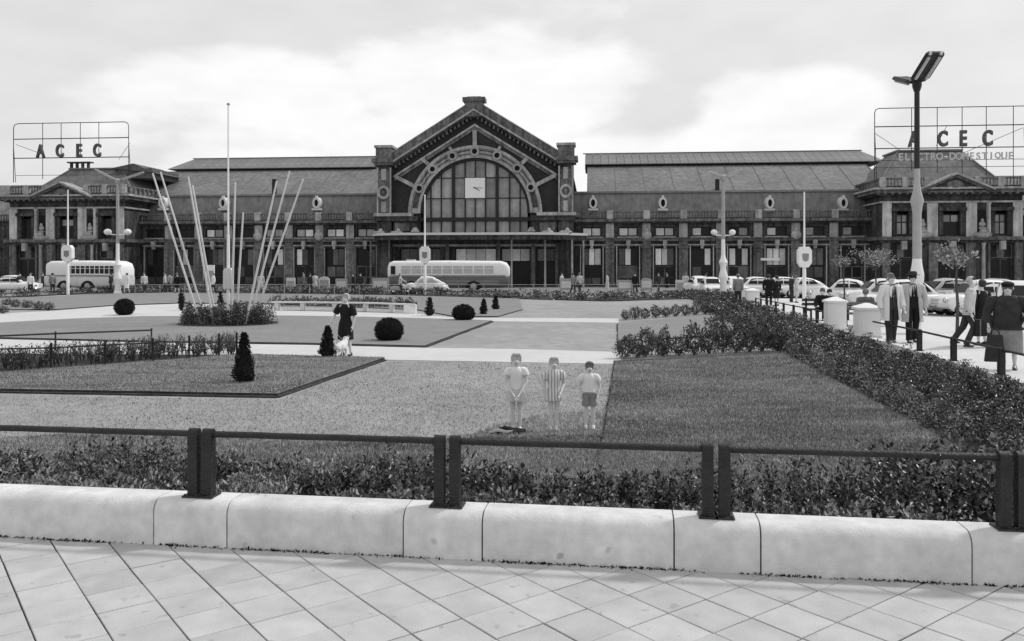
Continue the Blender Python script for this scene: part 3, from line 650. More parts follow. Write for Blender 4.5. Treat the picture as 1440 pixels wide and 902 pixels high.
def window(u0, u1, z0, z1, d, cols, rows, panes, fw=.07, name='window', fm='iron_dark', mull=.05, rsp=None):
    b = MB(); dd = .06
    for x0, x1, a, c in ((u0, u1, z0, z0+fw), (u0, u1, z1-fw, z1)): dbox(b, x0, x1, d, d+dd, a, c)
    for x0, x1 in ((u0, u0+fw), (u1-fw, u1)): dbox(b, x0, x1, d, d+dd-.004, z0+fw, z1-fw)
    iu0, iu1, iz0, iz1 = u0+fw, u1-fw, z0+fw, z1-fw
    cw = (iu1-iu0)/cols; zc = [iz0+(iz1-iz0)*q for q in ([0]+(rsp or [k/rows for k in range(1, rows)])+[1])]
    for c in range(1, cols): dbox(b, iu0+c*cw-mull/2, iu0+c*cw+mull/2, d, d+dd-.012, iz0, iz1)
    for q in zc[1:-1]: dbox(b, iu0, iu1, d, d+dd-.02, q-mull/2, q+mull/2)
    wo = b.build(name, fm, st)
    for c in range(cols):
        for r_ in range(len(zc)-1):
            m_ = panes(c, r_) if callable(panes) else panes
            p = MB(); dbox(p, iu0+c*cw, iu0+(c+1)*cw, d+.012, d+.024, zc[r_], zc[r_+1]); p.build('pane', m_, wo)
    return wo
def baluster_run(u0, u1, z0, z1, d, pier_us, pier_w=.55, m='stone_dark', step=.33):
    b = MB(); dbox(b, u0, u1, d-.16, d+.14, z0, z0+.14); b.build('balustrade_base', m, st)
    b = MB(); dbox(b, u0, u1, d-.18, d+.16, z1-.15, z1); b.build('balustrade_rail', 'stone_mid', st)
    b = MB(); u = u0+.2
    while u < u1-.1:
        if not any(abs(u-p) < pier_w/2+.05 for p in pier_us): b.lathe([(.05, z0+.14), (.09, z0+.14+(z1-z0)*.25), (.045, z1-.3), (.07, z1-.15)], u, -d, 5)
        u += step
    b.build('balusters', 'stone_mid', st, kind='stuff')
    for p in pier_us:
        b = MB(); dbox(b, p-pier_w/2, p+pier_w/2, d-.2, d+.2, z0-.001, z1+.1); b.build('balustrade_pier', 'stone_light', st)

# ---------------- central hall
zcn = Z(329, 668, 4.2)
zc0 = Z(300); RI, RO = 6.2, 7.5; HWid = 10.9; zW0 = 5.75
def zg(u): return Z(150)+.58-abs(u)*.62
b = MB()
# gable wall in columns, the arch and the window opening below it cut out
us = sorted(set([-9.6, 9.6, -RI, RI, 0]+[RI*sin(pi*q/40-pi/2) for q in range(41)]+[-9.6+19.2*q/24 for q in range(25)]))
for a, c in zip(us[:-1], us[1:]):
    m_ = (a+c)/2
    ta, tc_ = zg(a)-.6, zg(c)-.6
    if abs(m_) < RI:
        ba, bc = zc0+sqrt(max(RI*RI-a*a, 0)), zc0+sqrt(max(RI*RI-c*c, 0))
    else: ba = bc = 5.6
    b.add([(a, 0, ba), (c, 0, bc), (c, 0, tc_), (a, 0, ta)], [(0, 1, 2, 3)])
    if abs(m_) < RI: b.add([(a, 0, ba), (c, 0, bc), (c, .7, bc), (a, .7, ba)], [(0, 1, 2, 3)])
for s_ in (-1, 1): b.add([(s_*RI, 0, 5.6), (s_*RI, 0, zc0), (s_*RI, .7, zc0), (s_*RI, .7, 5.6)], [(0, 1, 2, 3)])
b.build('gable_wall', 'brick_dark', st)
# hall body and roof behind the gable
b = MB(); hw = 10.3
b.prism([(-hw, 0), (hw, 0), (hw, zg(hw)-.9), (0, zg(0)-1.0), (-hw, zg(hw)-.9)], 1.0, 40); b.build('hall_body', 'stone_dark', st)
for s_ in (-1, 1):
    b = MB(); b.add([(0, .3, zg(0)-.75), (s_*(hw+.5), .3, zg(hw+.5)-.8), (s_*(hw+.5), 40, zg(hw+.5)-.8), (0, 40, zg(0)-.75), (0, .3, zg(0)-.95), (s_*(hw+.5), .3, zg(hw+.5)-1.0), (s_*(hw+.5), 40, zg(hw+.5)-1.0), (0, 40, zg(0)-.95)],
        [(0,1,2,3),(4,5,6,7),(0,1,5,4),(1,2,6,5),(2,3,7,6)]); b.build('hall_roof', 'slate', st)
# raking cornice in layers, both sides
def rake(name, m_, top, bot, d0, d1, ua, ub, sides=(-1, 1)):
    for s_ in sides:
        b = MB(); b.prism([(s_*ua, zg(ua)+top), (s_*ub, zg(ub)+top), (s_*ub, zg(ub)+bot), (s_*ua, zg(ua)+bot)], -d1, -d0); b.build(name, m_, st)
rake('parapet', 'stone_mid', 0, -1.0, -.3, .75, .7, 9.4)
rake('parapet_coping', 'stone_light', .12, -.003, -.35, .82, .7, 9.4)
rake('cornice_moulding', 'stone_light', -1.0, -1.22, -.2, 1.15, 0, 9.6)
rake('painted_cornice_shadow', 'stone_dark', -1.225, -1.5, -.2, .8, 0, 9.6)  # dark strip: the soffit shadow put into the stone colour
rake('inner_rake', 'stone_light', -2.55, -2.8, 0, .32, 0, 9.2)
rake('inner_rake', 'stone_mid', -2.805, -3.2, 0, .2, 0, 9.2)
for s_ in (-1, 1):      # blocks along the parapet and dentils under the cornice
    for k in range(1, 4):
        u = s_*(.4+k*2.3); b = MB(); b.prism([(u-.35, zg(abs(u-.35))-.08), (u+.35, zg(abs(u+.35))-.08), (u+.35, zg(abs(u+.35))-.96), (u-.35, zg(abs(u-.35))-.96)], -.88, -.7); b.build('parapet_block', 'stone_mid', st)
    for k in range(20):
        u = s_*(.4+k*.45); b = MB(); zz = zg(abs(u))-1.5; b.box(u-.11, u+.11, -.62, .0, zz-.34, zz-.004); b.build('modillion', 'stone_mid', st)
b = MB(); dbox(b, -1.0, 1.0, -.4, 1.0, Z(151)-1.2, Z(148)+.35); b.build('apex_block', 'stone_mid', st)
b = MB(); dbox(b, -1.25, 1.25, -.5, 1.2, Z(145), Z(140)+.05); dbox(b, -.75, .75, -.3, .9, Z(140)+.05, Z(138)); b.build('apex_cap', 'stone_mid', st)
# arch ring with oculi
b = MB(); K = 48; prof = [(RI-.02, .0), (RI-.02, .30), (RI+.25, .34), (RI+.28, .14), (RO-.3, .14), (RO-.27, .40), (RO+.05, .42), (RO+.05, 0)]
b.rings([[(-cos(pi*k/K)*r_, -d_, zc0+sin(pi*k/K)*r_) for r_, d_ in prof] for k in range(K+1)]); b.build('arch_ring', 'stone_light', st, 30)
b = MB(); b.rings([[(-cos(pi*k/K)*r_, -d_, zc0+sin(pi*k/K)*r_) for r_, d_ in [(RI-.32, -.35), (RI-.32, .02), (RI-.03, .04), (RI-.03, -.35)]] for k in range(K+1)]); b.build('arch_inner_frame', 'iron_dark', st, 30)
for k, a in enumerate((-66, -44, -21.5, 0, 21.5, 44, 66)):
    a = radians(a); c = (6.87*sin(a), zc0+6.87*cos(a)); b = MB(); n = 14
    def circ(r_, d_): return [(c[0]+r_*cos(2*pi*i/n), -d_, c[1]+r_*sin(2*pi*i/n)) for i in range(n)]
    b.rings([circ(.30, .2), circ(.30, .43), circ(.52, .45), circ(.55, .15)], cap=False); o = b.build('oculus', 'stone_light', st, 30)
    b = MB(); b.rings([circ(.31, .16), circ(.31, .24)]); b.build('oculus_disc', 'recess', o)
for k, a in enumerate((-55, -32.7, -10.7, 10.7, 32.7, 55)):
    b = MB(); a0, a1 = radians(a-6.0), radians(a+6.0); q = [a0+(a1-a0)*i/6 for i in range(7)]
    for r0_, r1_, d1 in ((6.62, 6.70, .22), (7.0, 7.08, .22)):
        b.rings([[(sin(t)*r_, -d_, zc0+cos(t)*r_) for r_, d_ in ((r0_, .12), (r0_, d1), (r1_, d1), (r1_, .12))] for t in q])
    b.build('arch_panel_moulding', 'stone_dark', st)
for a in (-76, 76):
    b = MB(); a0, a1 = radians(a-9), radians(a+9); b.rings([[(sin(t)*r_, -d_, zc0+cos(t)*r_) for r_, d_ in ((6.55, .12), (6.55, .19), (7.1, .19), (7.1, .12))] for t in [a0+(a1-a0)*i/6 for i in range(7)]]); b.build('arch_panel', 'stone_dark', st)
def strut(u0, z0, u1, z1, wd, d, m='stone_light', name='strut'):
    v = Vector((u1-u0, 0, z1-z0)); n_ = Vector((-v.z, 0, v.x)).normalized()*wd/2; b = MB()
    b.prism([(u0+n_.x, z0+n_.z), (u1+n_.x, z1+n_.z), (u1-n_.x, z1-n_.z), (u0-n_.x, z0-n_.z)], -d, 0); b.build(name, m, st)
def P_(px, py): return ((px-668)/12.55, Z(py))
for s_ in (-1, 1):
    for (a, c, e, f, wd) in ((113, 248, 85, 262, .42), (75, 223, 66, 231, .4), (36, 207, 33, 212, .3)):
        strut(s_*a/12.55, Z(c), s_*e/12.55, Z(f), wd, .28)
strut(0, Z(184), 0, Z(206), .45, .36, name='keystone')
# window: mullions, transoms, panes
zb, zt = 5.7, zc0
wo = MB(); mu = [(-5.05, .13), (-3.87, .13), (-2.47, .34), (-1.15, .13), (0, .11), (1.15, .13), (2.47, .34), (3.87, .13), (5.05, .13)]
def arc(u, r_=RI-.3): return zc0+sqrt(max(r_*r_-u*u, 0))
for u, wd in mu: dbox(wo, u-wd/2, u+wd/2, -.42, -.12 if wd < .2 else .0, zb, arc(u)+.05)
for zz, th in ((Z(250), .10), (Z(279), .10)):
    hwz = sqrt((RI-.3)**2-(zz-zc0)**2); dbox(wo, -hwz, hwz, -.40, -.2, zz-th/2, zz+th/2)
dbox(wo, -RI, RI, -.44, .12, Z(311.5), Z(306)); ws = wo.build('arched_window', 'iron_dark', st)
edges = [-5.88]+[m_[0] for m_ in mu]+[5.88]; trs = [zb, Z(309), Z(279), Z(250), 99]
for a, c in zip(edges[:-1], edges[1:]):
    for q in range(4):
        z0 = trs[q]; n = 5; top = [min(trs[q+1], arc(a+(c-a)*i/n)) for i in range(n+1)]
        if max(top) <= z0+.1: continue
        if q == 3 and abs((a+c)/2) < 3 and False: continue
        pts = [(a, z0), (c, z0)]+[(c-(c-a)*i/n, max(top[n-i], z0)) for i in range(n+1)]
        p = MB(); p.prism(pts, .33, .345); p.build('pane', 'glass_grey', ws)
# clock
ck = thing('station_clock', 'square white clock hung in the middle of the arched window', 'clock', s2w(.02, .1, (Z(250.5)+Z(279))/2), -SA)
hs = 1.1; b = MB(); b.box(-hs-.05, hs+.05, -.02, .3, -hs-.05, hs+.05); b.build('case', 'grey_paint', ck)
b = MB(); b.box(-hs, hs, -.05, -.021, -hs, hs); b.build('face', 'white_paint', ck)
for k in ():
    a = pi*k/6; r_ = .93; b = MB(); l_ = .16 if k % 3 == 0 else .09; b.prism([(sin(a)*r_-.025*cos(a), cos(a)*r_+.025*sin(a)), (sin(a)*r_+.025*cos(a), cos(a)*r_-.025*sin(a)), (sin(a)*(r_-l_)+.025*cos(a), cos(a)*(r_-l_)-.025*sin(a)), (sin(a)*(r_-l_)-.025*cos(a), cos(a)*(r_-l_)+.025*sin(a))], -.055, -.051); b.build('hour_mark', 'grey_paint', ck)
for a, l_, wd, y in ((radians(122), .62, .11, -.075), (radians(90), .9, .07, -.09)):
    b = MB(); v = Vector((sin(a), cos(a))); n_ = Vector((v.y, -v.x))*wd/2; s0 = v*-.18; e0 = v*l_
    b.prism([(s0.x+n_.x, s0.y+n_.y), (e0.x+n_.x*.5, e0.y+n_.y*.5), (e0.x-n_.x*.5, e0.y-n_.y*.5), (s0.x-n_.x, s0.y-n_.y)], y, y+.012); b.build('hand', 'ink', ck)
# pylons
for s_ in (-1, 1):
    u0, u1 = s_*9.35, s_*11.0
    b = MB(); dbox(b, u0, u1, -2, .75, 0, Z(232)); b.build('pylon', 'stone_dark', st)
    b = MB(); dbox(b, s_*9.6, s_*10.75, .7, .95, Z(299), Z(240)); b.build('pylon_panel', 'stone_mid', st)
    b = MB(); dbox(b, s_*9.9, s_*10.45, .9, 1.05, Z(254), Z(238)); b.build('panel_block', 'stone_light', st)
    b = MB(); dbox(b, s_*9.9, s_*10.45, .9, 1.05, Z(299), Z(284)); b.build('panel_block', 'stone_light', st)
    b = MB(); dbox(b, s_*9.1, s_*11.5, -1.2, 1.3, Z(229), Z(223)); dbox(b, s_*9.2, s_*11.3, -1.1, 1.15, Z(232.5), Z(229)); b.build('pylon_cornice', 'stone_mid', st)
    b = MB(); dbox(b, s_*9.3, s_*11.1, -1, 1.0, Z(223), Z(208)); b.build('pylon_block', 'stone_mid', st)
    b = MB(); dbox(b, s_*9.15, s_*11.25, -1.1, 1.15, Z(208), Z(204.5)); b.build('pylon_cap', 'stone_light', st)
    c = (s_*10.18, Z(271)); n = 16
    def circ(r_, d_): return [(c[0]+r_*cos(2*pi*i/n), -d_, c[1]+r_*1.15*sin(2*pi*i/n)) for i in range(n)]
    b = MB(); b.rings([circ(.42, .95), circ(.42, 1.2), circ(.66, 1.2), circ(.7, .94)], cap=False); o = b.build('medallion', 'stone_light', st, 30)
    b = MB(); b.rings([circ(.43, .94), circ(.43, 1.0)]); b.ball((c[0], -1.02, c[1]), (.24, .15, .3)); b.build('bust', 'stone_mid', o, True)
    for du in (9.45, 10.9):
        b = MB(); dbox(b, s_*du-.09, s_*du+.09, .75, .9, Z(300), Z(236)); b.build('pylon_strip', 'stone_light', st)
    # brackets hanging under the pylon cornice on the outer flank
    b = MB(); dbox(b, s_*11.0, s_*11.6, -2, .2, Z(300), Z(300)-.5); b.build('pylon_foot', 'stone_mid', st)
    # ledge at the foot of the arch
    b = MB(); dbox(b, s_*7.0, s_*11.3, 0, 1.2, Z(304.5), Z(300)); b.build('ledge', 'stone_light', st)
    b = MB(); dbox(b, s_*6.3, s_*11.2, 0, 1.0, Z(311), Z(304.7)); b.build('ledge_moulding', 'stone_dark', st)
    b = MB(); dbox(b, s_*6.5, s_*9.2, 0, .5, 5.7, Z(311.2)); b.build('arch_pier', 'stone_dark', st)
    b = MB(); dbox(b, s_*7.3, s_*9.0, .45, .62, Z(325), Z(314)); b.build('arch_pier_panel', 'stone_mid', st)
    b = MB(); b.prism([(s_*6.0, Z(327)), (s_*6.9, Z(327)), (s_*6.6, Z(321)), (s_*6.3, Z(321))], -2.0, -1.2); b.build('acroterion', 'stone_light', st)
    for uu in (8.3, 10.3):
        b = MB(); b.ball((s_*uu, -2.3, zcn+.2), (.62, .3, .26), 8, 6); b.ball((s_*uu+.1, -2.3, zcn+.42), (.24, .2, .28), 8, 6); b.ball((s_*uu-.5, -2.3, zcn+.25), (.3, .2, .14), 8, 6); b.build('canopy_ornament', 'stone_light', st, True)
# entrance canopy
zcn = Z(329, 668, 4.2)
cp = [(-11.6, .4), (-11.2, 1.9), (-10.2, 3.1), (-8.6, 3.9), (-7, 4.2), (6.6, 4.2), (8.6, 3.8), (10.4, 2.7), (11.7, 1.3), (12.6, .4)]
b = MB(); b.slab([(u, -d) for u, d in cp], zcn-.12, zcn+.14); b.build('canopy', 'offwhite', st)
b = MB(); b.slab([(u*.985, -d*.96) for u, d in cp], zcn-.62, zcn-.125); b.build('canopy_fascia', 'stone_dark', st)
for u in (-11.6, -9.2, 4.35, 8.0, 10.9, 12.1):
    b = MB(); b.lathe([(.16, 0), (.11, .5), (.1, zcn-.7), (.18, zcn-.62)], u, -2.4 if abs(u) < 11 else -1.2, 8); b.build('canopy_column', 'stone_light' if u > 4 else 'stone_mid', st, True)
# ground floor of the hall
doors = [(-8.6, -6.5), (-5.9, -3.9), (-2.3, 2.4), (2.9, 6.2), (6.9, 9.0)]
b = MB(); wall_holes(b, -9.4, 9.4, 0, 5.72, .02, [(a, c, .05, 4.3) for a, c in doors], .6); b.build('entrance_wall', 'stone_dark', st)
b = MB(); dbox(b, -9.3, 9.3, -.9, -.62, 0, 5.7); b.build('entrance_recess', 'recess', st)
for k, (a, c) in enumerate(doors):
    n = max(2, round((c-a)/1.05))
    window(a+.02, c-.02, 2.75, 4.25, -.45, n, 1, (lambda cc, rr, k=k: 'blind' if k in (2, 3) else 'glass_mid'), .09, 'fanlight')
    window(a+.02, c-.02, .06, 2.70, -.45, n, 2, 'glass_dark', .11, 'door', mull=.12, rsp=[.35])
for u in (-6.2, -3.1, 2.65, 6.55, 9.2): b = MB(); dbox(b, u-.2, u+.2, .02, .3, 0, 4.8); b.build('pilaster', 'stone_mid', st)
b = MB(); dbox(b, -9.4, 9.4, .02, .25, 4.45, 4.7); b.build('entrance_moulding', 'stone_light', st)

# ---------------- wings
dw = -1.2
zB1, zB0 = Z(297, 1000, dw), Z(308, 1000, dw); zC0 = Z(314, 1000, dw); zA1, zA0 = Z(319, 1000, dw), Z(332.5, 1000, dw); zS1, zS0 = Z(334, 1000, dw), Z(339, 1000, dw)
rw_ = random.Random(5)
def wing(u0, u1, nb, side, bright, piers_big):
    bw = (u1-u0)/nb; cs = [u0+bw*(k+.5) for k in range(nb)]; holes = []
    for c in cs: holes += [(c-1.08, c+1.08, zA0, zA1), (c-1.1, c+1.1, .05, 4.35)]
    b = MB(); wall_holes(b, u0, u1, 0, zB0, dw, holes, .35); b.build('wing_wall', 'stone_dark', st)
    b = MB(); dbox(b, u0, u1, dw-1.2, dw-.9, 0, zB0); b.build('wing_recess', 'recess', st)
    b = MB(); dbox(b, u0, u1, dw, dw+.75, zC0+.18, zB0); b.build('cornice', 'stone_mid', st)
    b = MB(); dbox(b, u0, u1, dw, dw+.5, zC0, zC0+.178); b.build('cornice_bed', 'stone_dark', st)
    b = MB(); dbox(b, u0, u1, dw, dw+.35, zS0, zS1-.12); dbox(b, u0, u1, dw, dw+.5, zS1-.12, zS1); b.build('string_course', 'stone_mid', st)
    b = MB(); dbox(b, u0, u1, dw, dw+.12, 4.55, 4.68); b.build('lower_moulding', 'stone_light', st)
    pil = [u0+bw*k for k in range(1, nb)]
    for k, c in enumerate(pil):
        b = MB(); dbox(b, c-.45, c+.45, dw, dw+.22, zS1+.003, zC0-.003); b.build('attic_pilaster', 'stone_light', st)
        b = MB(); dbox(b, c-.48, c+.48, dw, dw+.24, .5, zS0-.003); b.build('pilaster', 'stone_mid', st)
        b = MB(); dbox(b, c-.58, c+.58, dw, dw+.36, 0, .5); b.build('pilaster_base', 'stone_mid', st)
        b = MB(); dbox(b, c-.56, c+.56, dw, dw+.34, 4.25, 4.5); b.build('capital', 'stone_mid', st)
        if k in piers_big:
            b = MB(); b.ball((c, -dw-.4, zS1+.25), (.55, .3, .55), 8, 6); b.ball((c, -dw-.42, zS1+.75), (.25, .25, .3), 8, 6); b.build('carved_ornament', 'stone_light', st, True)
    for k, c in enumerate(cs):
        window(c-1.08, c+1.08, zA0, zA1, dw-.3, 2, 1, (lambda cc, rr, k=k: 'blind' if (k, cc) in bright else ('glass_grey' if rw_.random() < .55 else 'glass_dark')), .14, mull=.12)
        b = MB(); dbox(b, c-1.2, c+1.2, dw, dw+.16, zA0-.14, zA0-.004); b.build('sill', 'stone_light', st)
        kk = rw_.random()
        window(c-1.08, c+1.08, 2.3, 4.3, dw-.3, 3, 1, (lambda cc, rr, k=k: 'blind' if ((k*3+cc) % 5 in (1, 2) and side > 0 and k < 6) or (k*2+cc) % 7 == 3 else ('glass_mid' if (k*5+cc*3) % 4 < 2 else 'glass_dark')), .1, 'fanlight', mull=.07)
        window(c-1.08, c+1.08, .08, 2.28, dw-.3, 2, 2, (lambda cc, rr, k=k: 'glass_mid' if (k*3+cc+rr*2) % 5 < 2 else 'glass_dark'), .12, 'door', fm=('iron_dark', 'stone_mid', 'stone_dark')[k % 3], mull=.12, rsp=[.4])
        b = MB(); dbox(b, c-.22, c+.22, dw+.1, dw+.55, 4.5, zS0+.1); dbox(b, c-.14, c+.14, dw+.1, dw+.5, 4.2, 4.5); b.build('keystone', 'stone_light', st)
        for e in (-1.3, 1.22): b = MB(); dbox(b, c+e, c+e+.09, dw, dw+.14, .1, 4.5); b.build('jamb_strip', 'stone_pale' if (k+side) % 3 else 'stone_light', st)
    baluster_run(u0, u1, zB0+.003, zB1, dw+.45, pil, .7)
    # mansard, gutter, great roof
    zm1 = Z(271, 1000, dw-2.2); zr0 = Z(268, 1000, dw-2.6); zr1 = Z(233, 1000, dw-11); zl0 = Z(230, 1000, dw-11)
    b = MB(); b.prismx([(-dw+.4, zB0), (-dw+1.0, zB0+.2), (-dw+2.2, zm1), (-dw+3.2, zm1), (-dw+3.2, zB0)], u0, u1); b.build('mansard', 'slate_mid', st)
    b = MB(); b.prismx([(-dw+2.0, zm1), (-dw+2.0, zm1+.22), (-dw+2.6, zm1+.22), (-dw+2.6, zm1)], u0, u1); b.build('gutter', 'zinc', st)
    return zm1+.1, zr1
gu0, gu1 = U(200, 0), U(1222, 0)
wl0, wl1 = U(197, dw), -11.0; wr0, wr1 = 11.0, U(1226, dw)
zrb, zrt = wing(wl0, wl1, 8, -1, {(5, 0), (6, 0), (6, 1), (5, 1), (2, 0)}, (3, 5))
wing(wr0, wr1, 8, 1, {(0, 0), (0, 1), (1, 0), (1, 1), (2, 0), (2, 1), (3, 0), (5, 0)}, (1, 3, 5))
def roof(u0, u1, lu0, lu1, hipl, hipr, name):
    d0, d1, d2, d3 = dw-2.6, dw-11, dw-11.2, dw-15
    z0, z1 = zrb, Z(233, 1000, d1); z2 = Z(229.5, 1000, d2); z3 = Z(214.5, 1000, d3)
    b = MB(); b.add([(u0-hipl, -d0, z0), (u1+hipr, -d0, z0), (u1, -d1, z1), (u0, -d1, z1), (u0-hipl, 26, z0), (u1+hipr, 26, z0), (u1, 26, z1), (u0, 26, z1)], [(0,1,2,3),(3,2,6,7),(0,3,7,4),(1,5,6,2),(4,5,1,0)]); b.build('great_roof', 'slate_mid', st)
    # light horizontal and sloping seams on the slope
    n = int((u1-u0)/3.1)
    for k in range(n+1):
        u = u0+(u1-u0)*k/n; b = MB(); b.add([(u-.03, -d0-.02, z0+.05), (u+.03, -d0-.02, z0+.05), (u+.03, -d1-.02, z1+.05), (u-.03, -d1-.02, z1+.05), (u-.03, -d0, z0-.05), (u+.03, -d0, z0-.05), (u+.03, -d1, z1-.05), (u-.03, -d1, z1-.05)], [(0,1,2,3),(0,3,7,4),(1,5,6,2)]); b.build('roof_rib', 'zinc', st)
    b = MB(); dbox(b, lu0, lu1, d2-1, d2-.1, z1-.2, z2+.02); b.build('clerestory', 'iron_dark', st)
    # raised lantern roof laid in sheets
    n = int((lu1-lu0)/.98); wdt = (lu1-lu0)/n; me = None
    for k in range(n):
        if me is None:
            q = MB(); hw2 = wdt/2-.02; q.add([(-hw2, -d2-.5, z2), (hw2, -d2-.5, z2), (hw2, -d3, z3), (-hw2, -d3, z3), (-hw2, -d2-.5, z2-.1), (hw2, -d2-.5, z2-.1), (hw2, -d3, z3-.1), (-hw2, -d3, z3-.1)], [(0,1,2,3),(0,1,5,4),(0,3,7,4),(1,5,6,2),(7,6,5,4)]); me = q.mesh('roof_sheet', 'zinc')
        link('roof_sheet', me, st, None, (lu0+wdt*(k+.5), 0, 0))
    b = MB(); dbox(b, lu0, lu1, d3-4, d2-.4, z1, z2-.12); b.prismx([(-d2-.2, z2-.11), (-d3, z3-.11), (-d3+4, z2-.11)], lu0, lu1); b.build('lantern_core', 'iron_dark', st)
    for e, sg, hp in ((lu0, -1, hipl), (lu1, 1, hipr)):
        if hp: b = MB(); b.add([(e, -d2-.4, z2-.05), (e, -d3, z3), (e, -d3+4, z2), (e+sg*1.9, -d2-.3, z2-.05), (e+sg*1.9, -d3+4, z2-.05)], [(0, 1, 3), (1, 2, 4), (1, 4, 3)]); b.build('lantern_hip', 'zinc', st)
    b = MB(); dbox(b, lu0-.3, lu1+.3, d3-.15, d3+.15, z3-.03, z3+.07); b.build('ridge', 'zinc', st)
roof(U(168, dw-6), -10.2, U(270, dw-14), U(536, dw-14), 4, 0, 'left'); roof(U(826, dw-6), U(1236, dw-6), U(823, dw-14), U(1212, dw-14), 0, 1.2, 'right')
for px, big in ((230, 1), (315, 1), (446, 1), (834, 1), (932, 1), (1082, 1), (1185, 1)):
    d = dw-1.2; c = (U(px, d), Z(286, px, d)); n = 16
    def circ(a, e, d_): return [(c[0]+a*cos(2*pi*i/n), -d_, c[1]+e*sin(2*pi*i/n)) for i in range(n)]
    b = MB(); b.rings([circ(.24, .42, d-.5), circ(.24, .42, d+.42), circ(.44, .66, d+.42), circ(.5, .72, d-.9)], cap=False); dbox(b, c[0]-.55, c[0]+.55, d-.6, d+.35, c[1]-.85, c[1]-.62); dbox(b, c[0]-.12, c[0]+.12, d, d+.4, c[1]+.64, c[1]+.85); o = b.build('oval_dormer', 'offwhite', st, 30)
    b = MB(); b.rings([circ(.25, .43, d+.05), circ(.25, .43, d+.1)]); b.build('pane', 'recess', o)
for px, d_ in ((385, dw-3), (1009, dw-3)): b = MB(); u = U(px, d_); dbox(b, u-.22, u+.22, d_-.4, d_, Z(275, px, d_), Z(252, px, d_)); b.build('chimney_pipe', 'iron_dark', st)

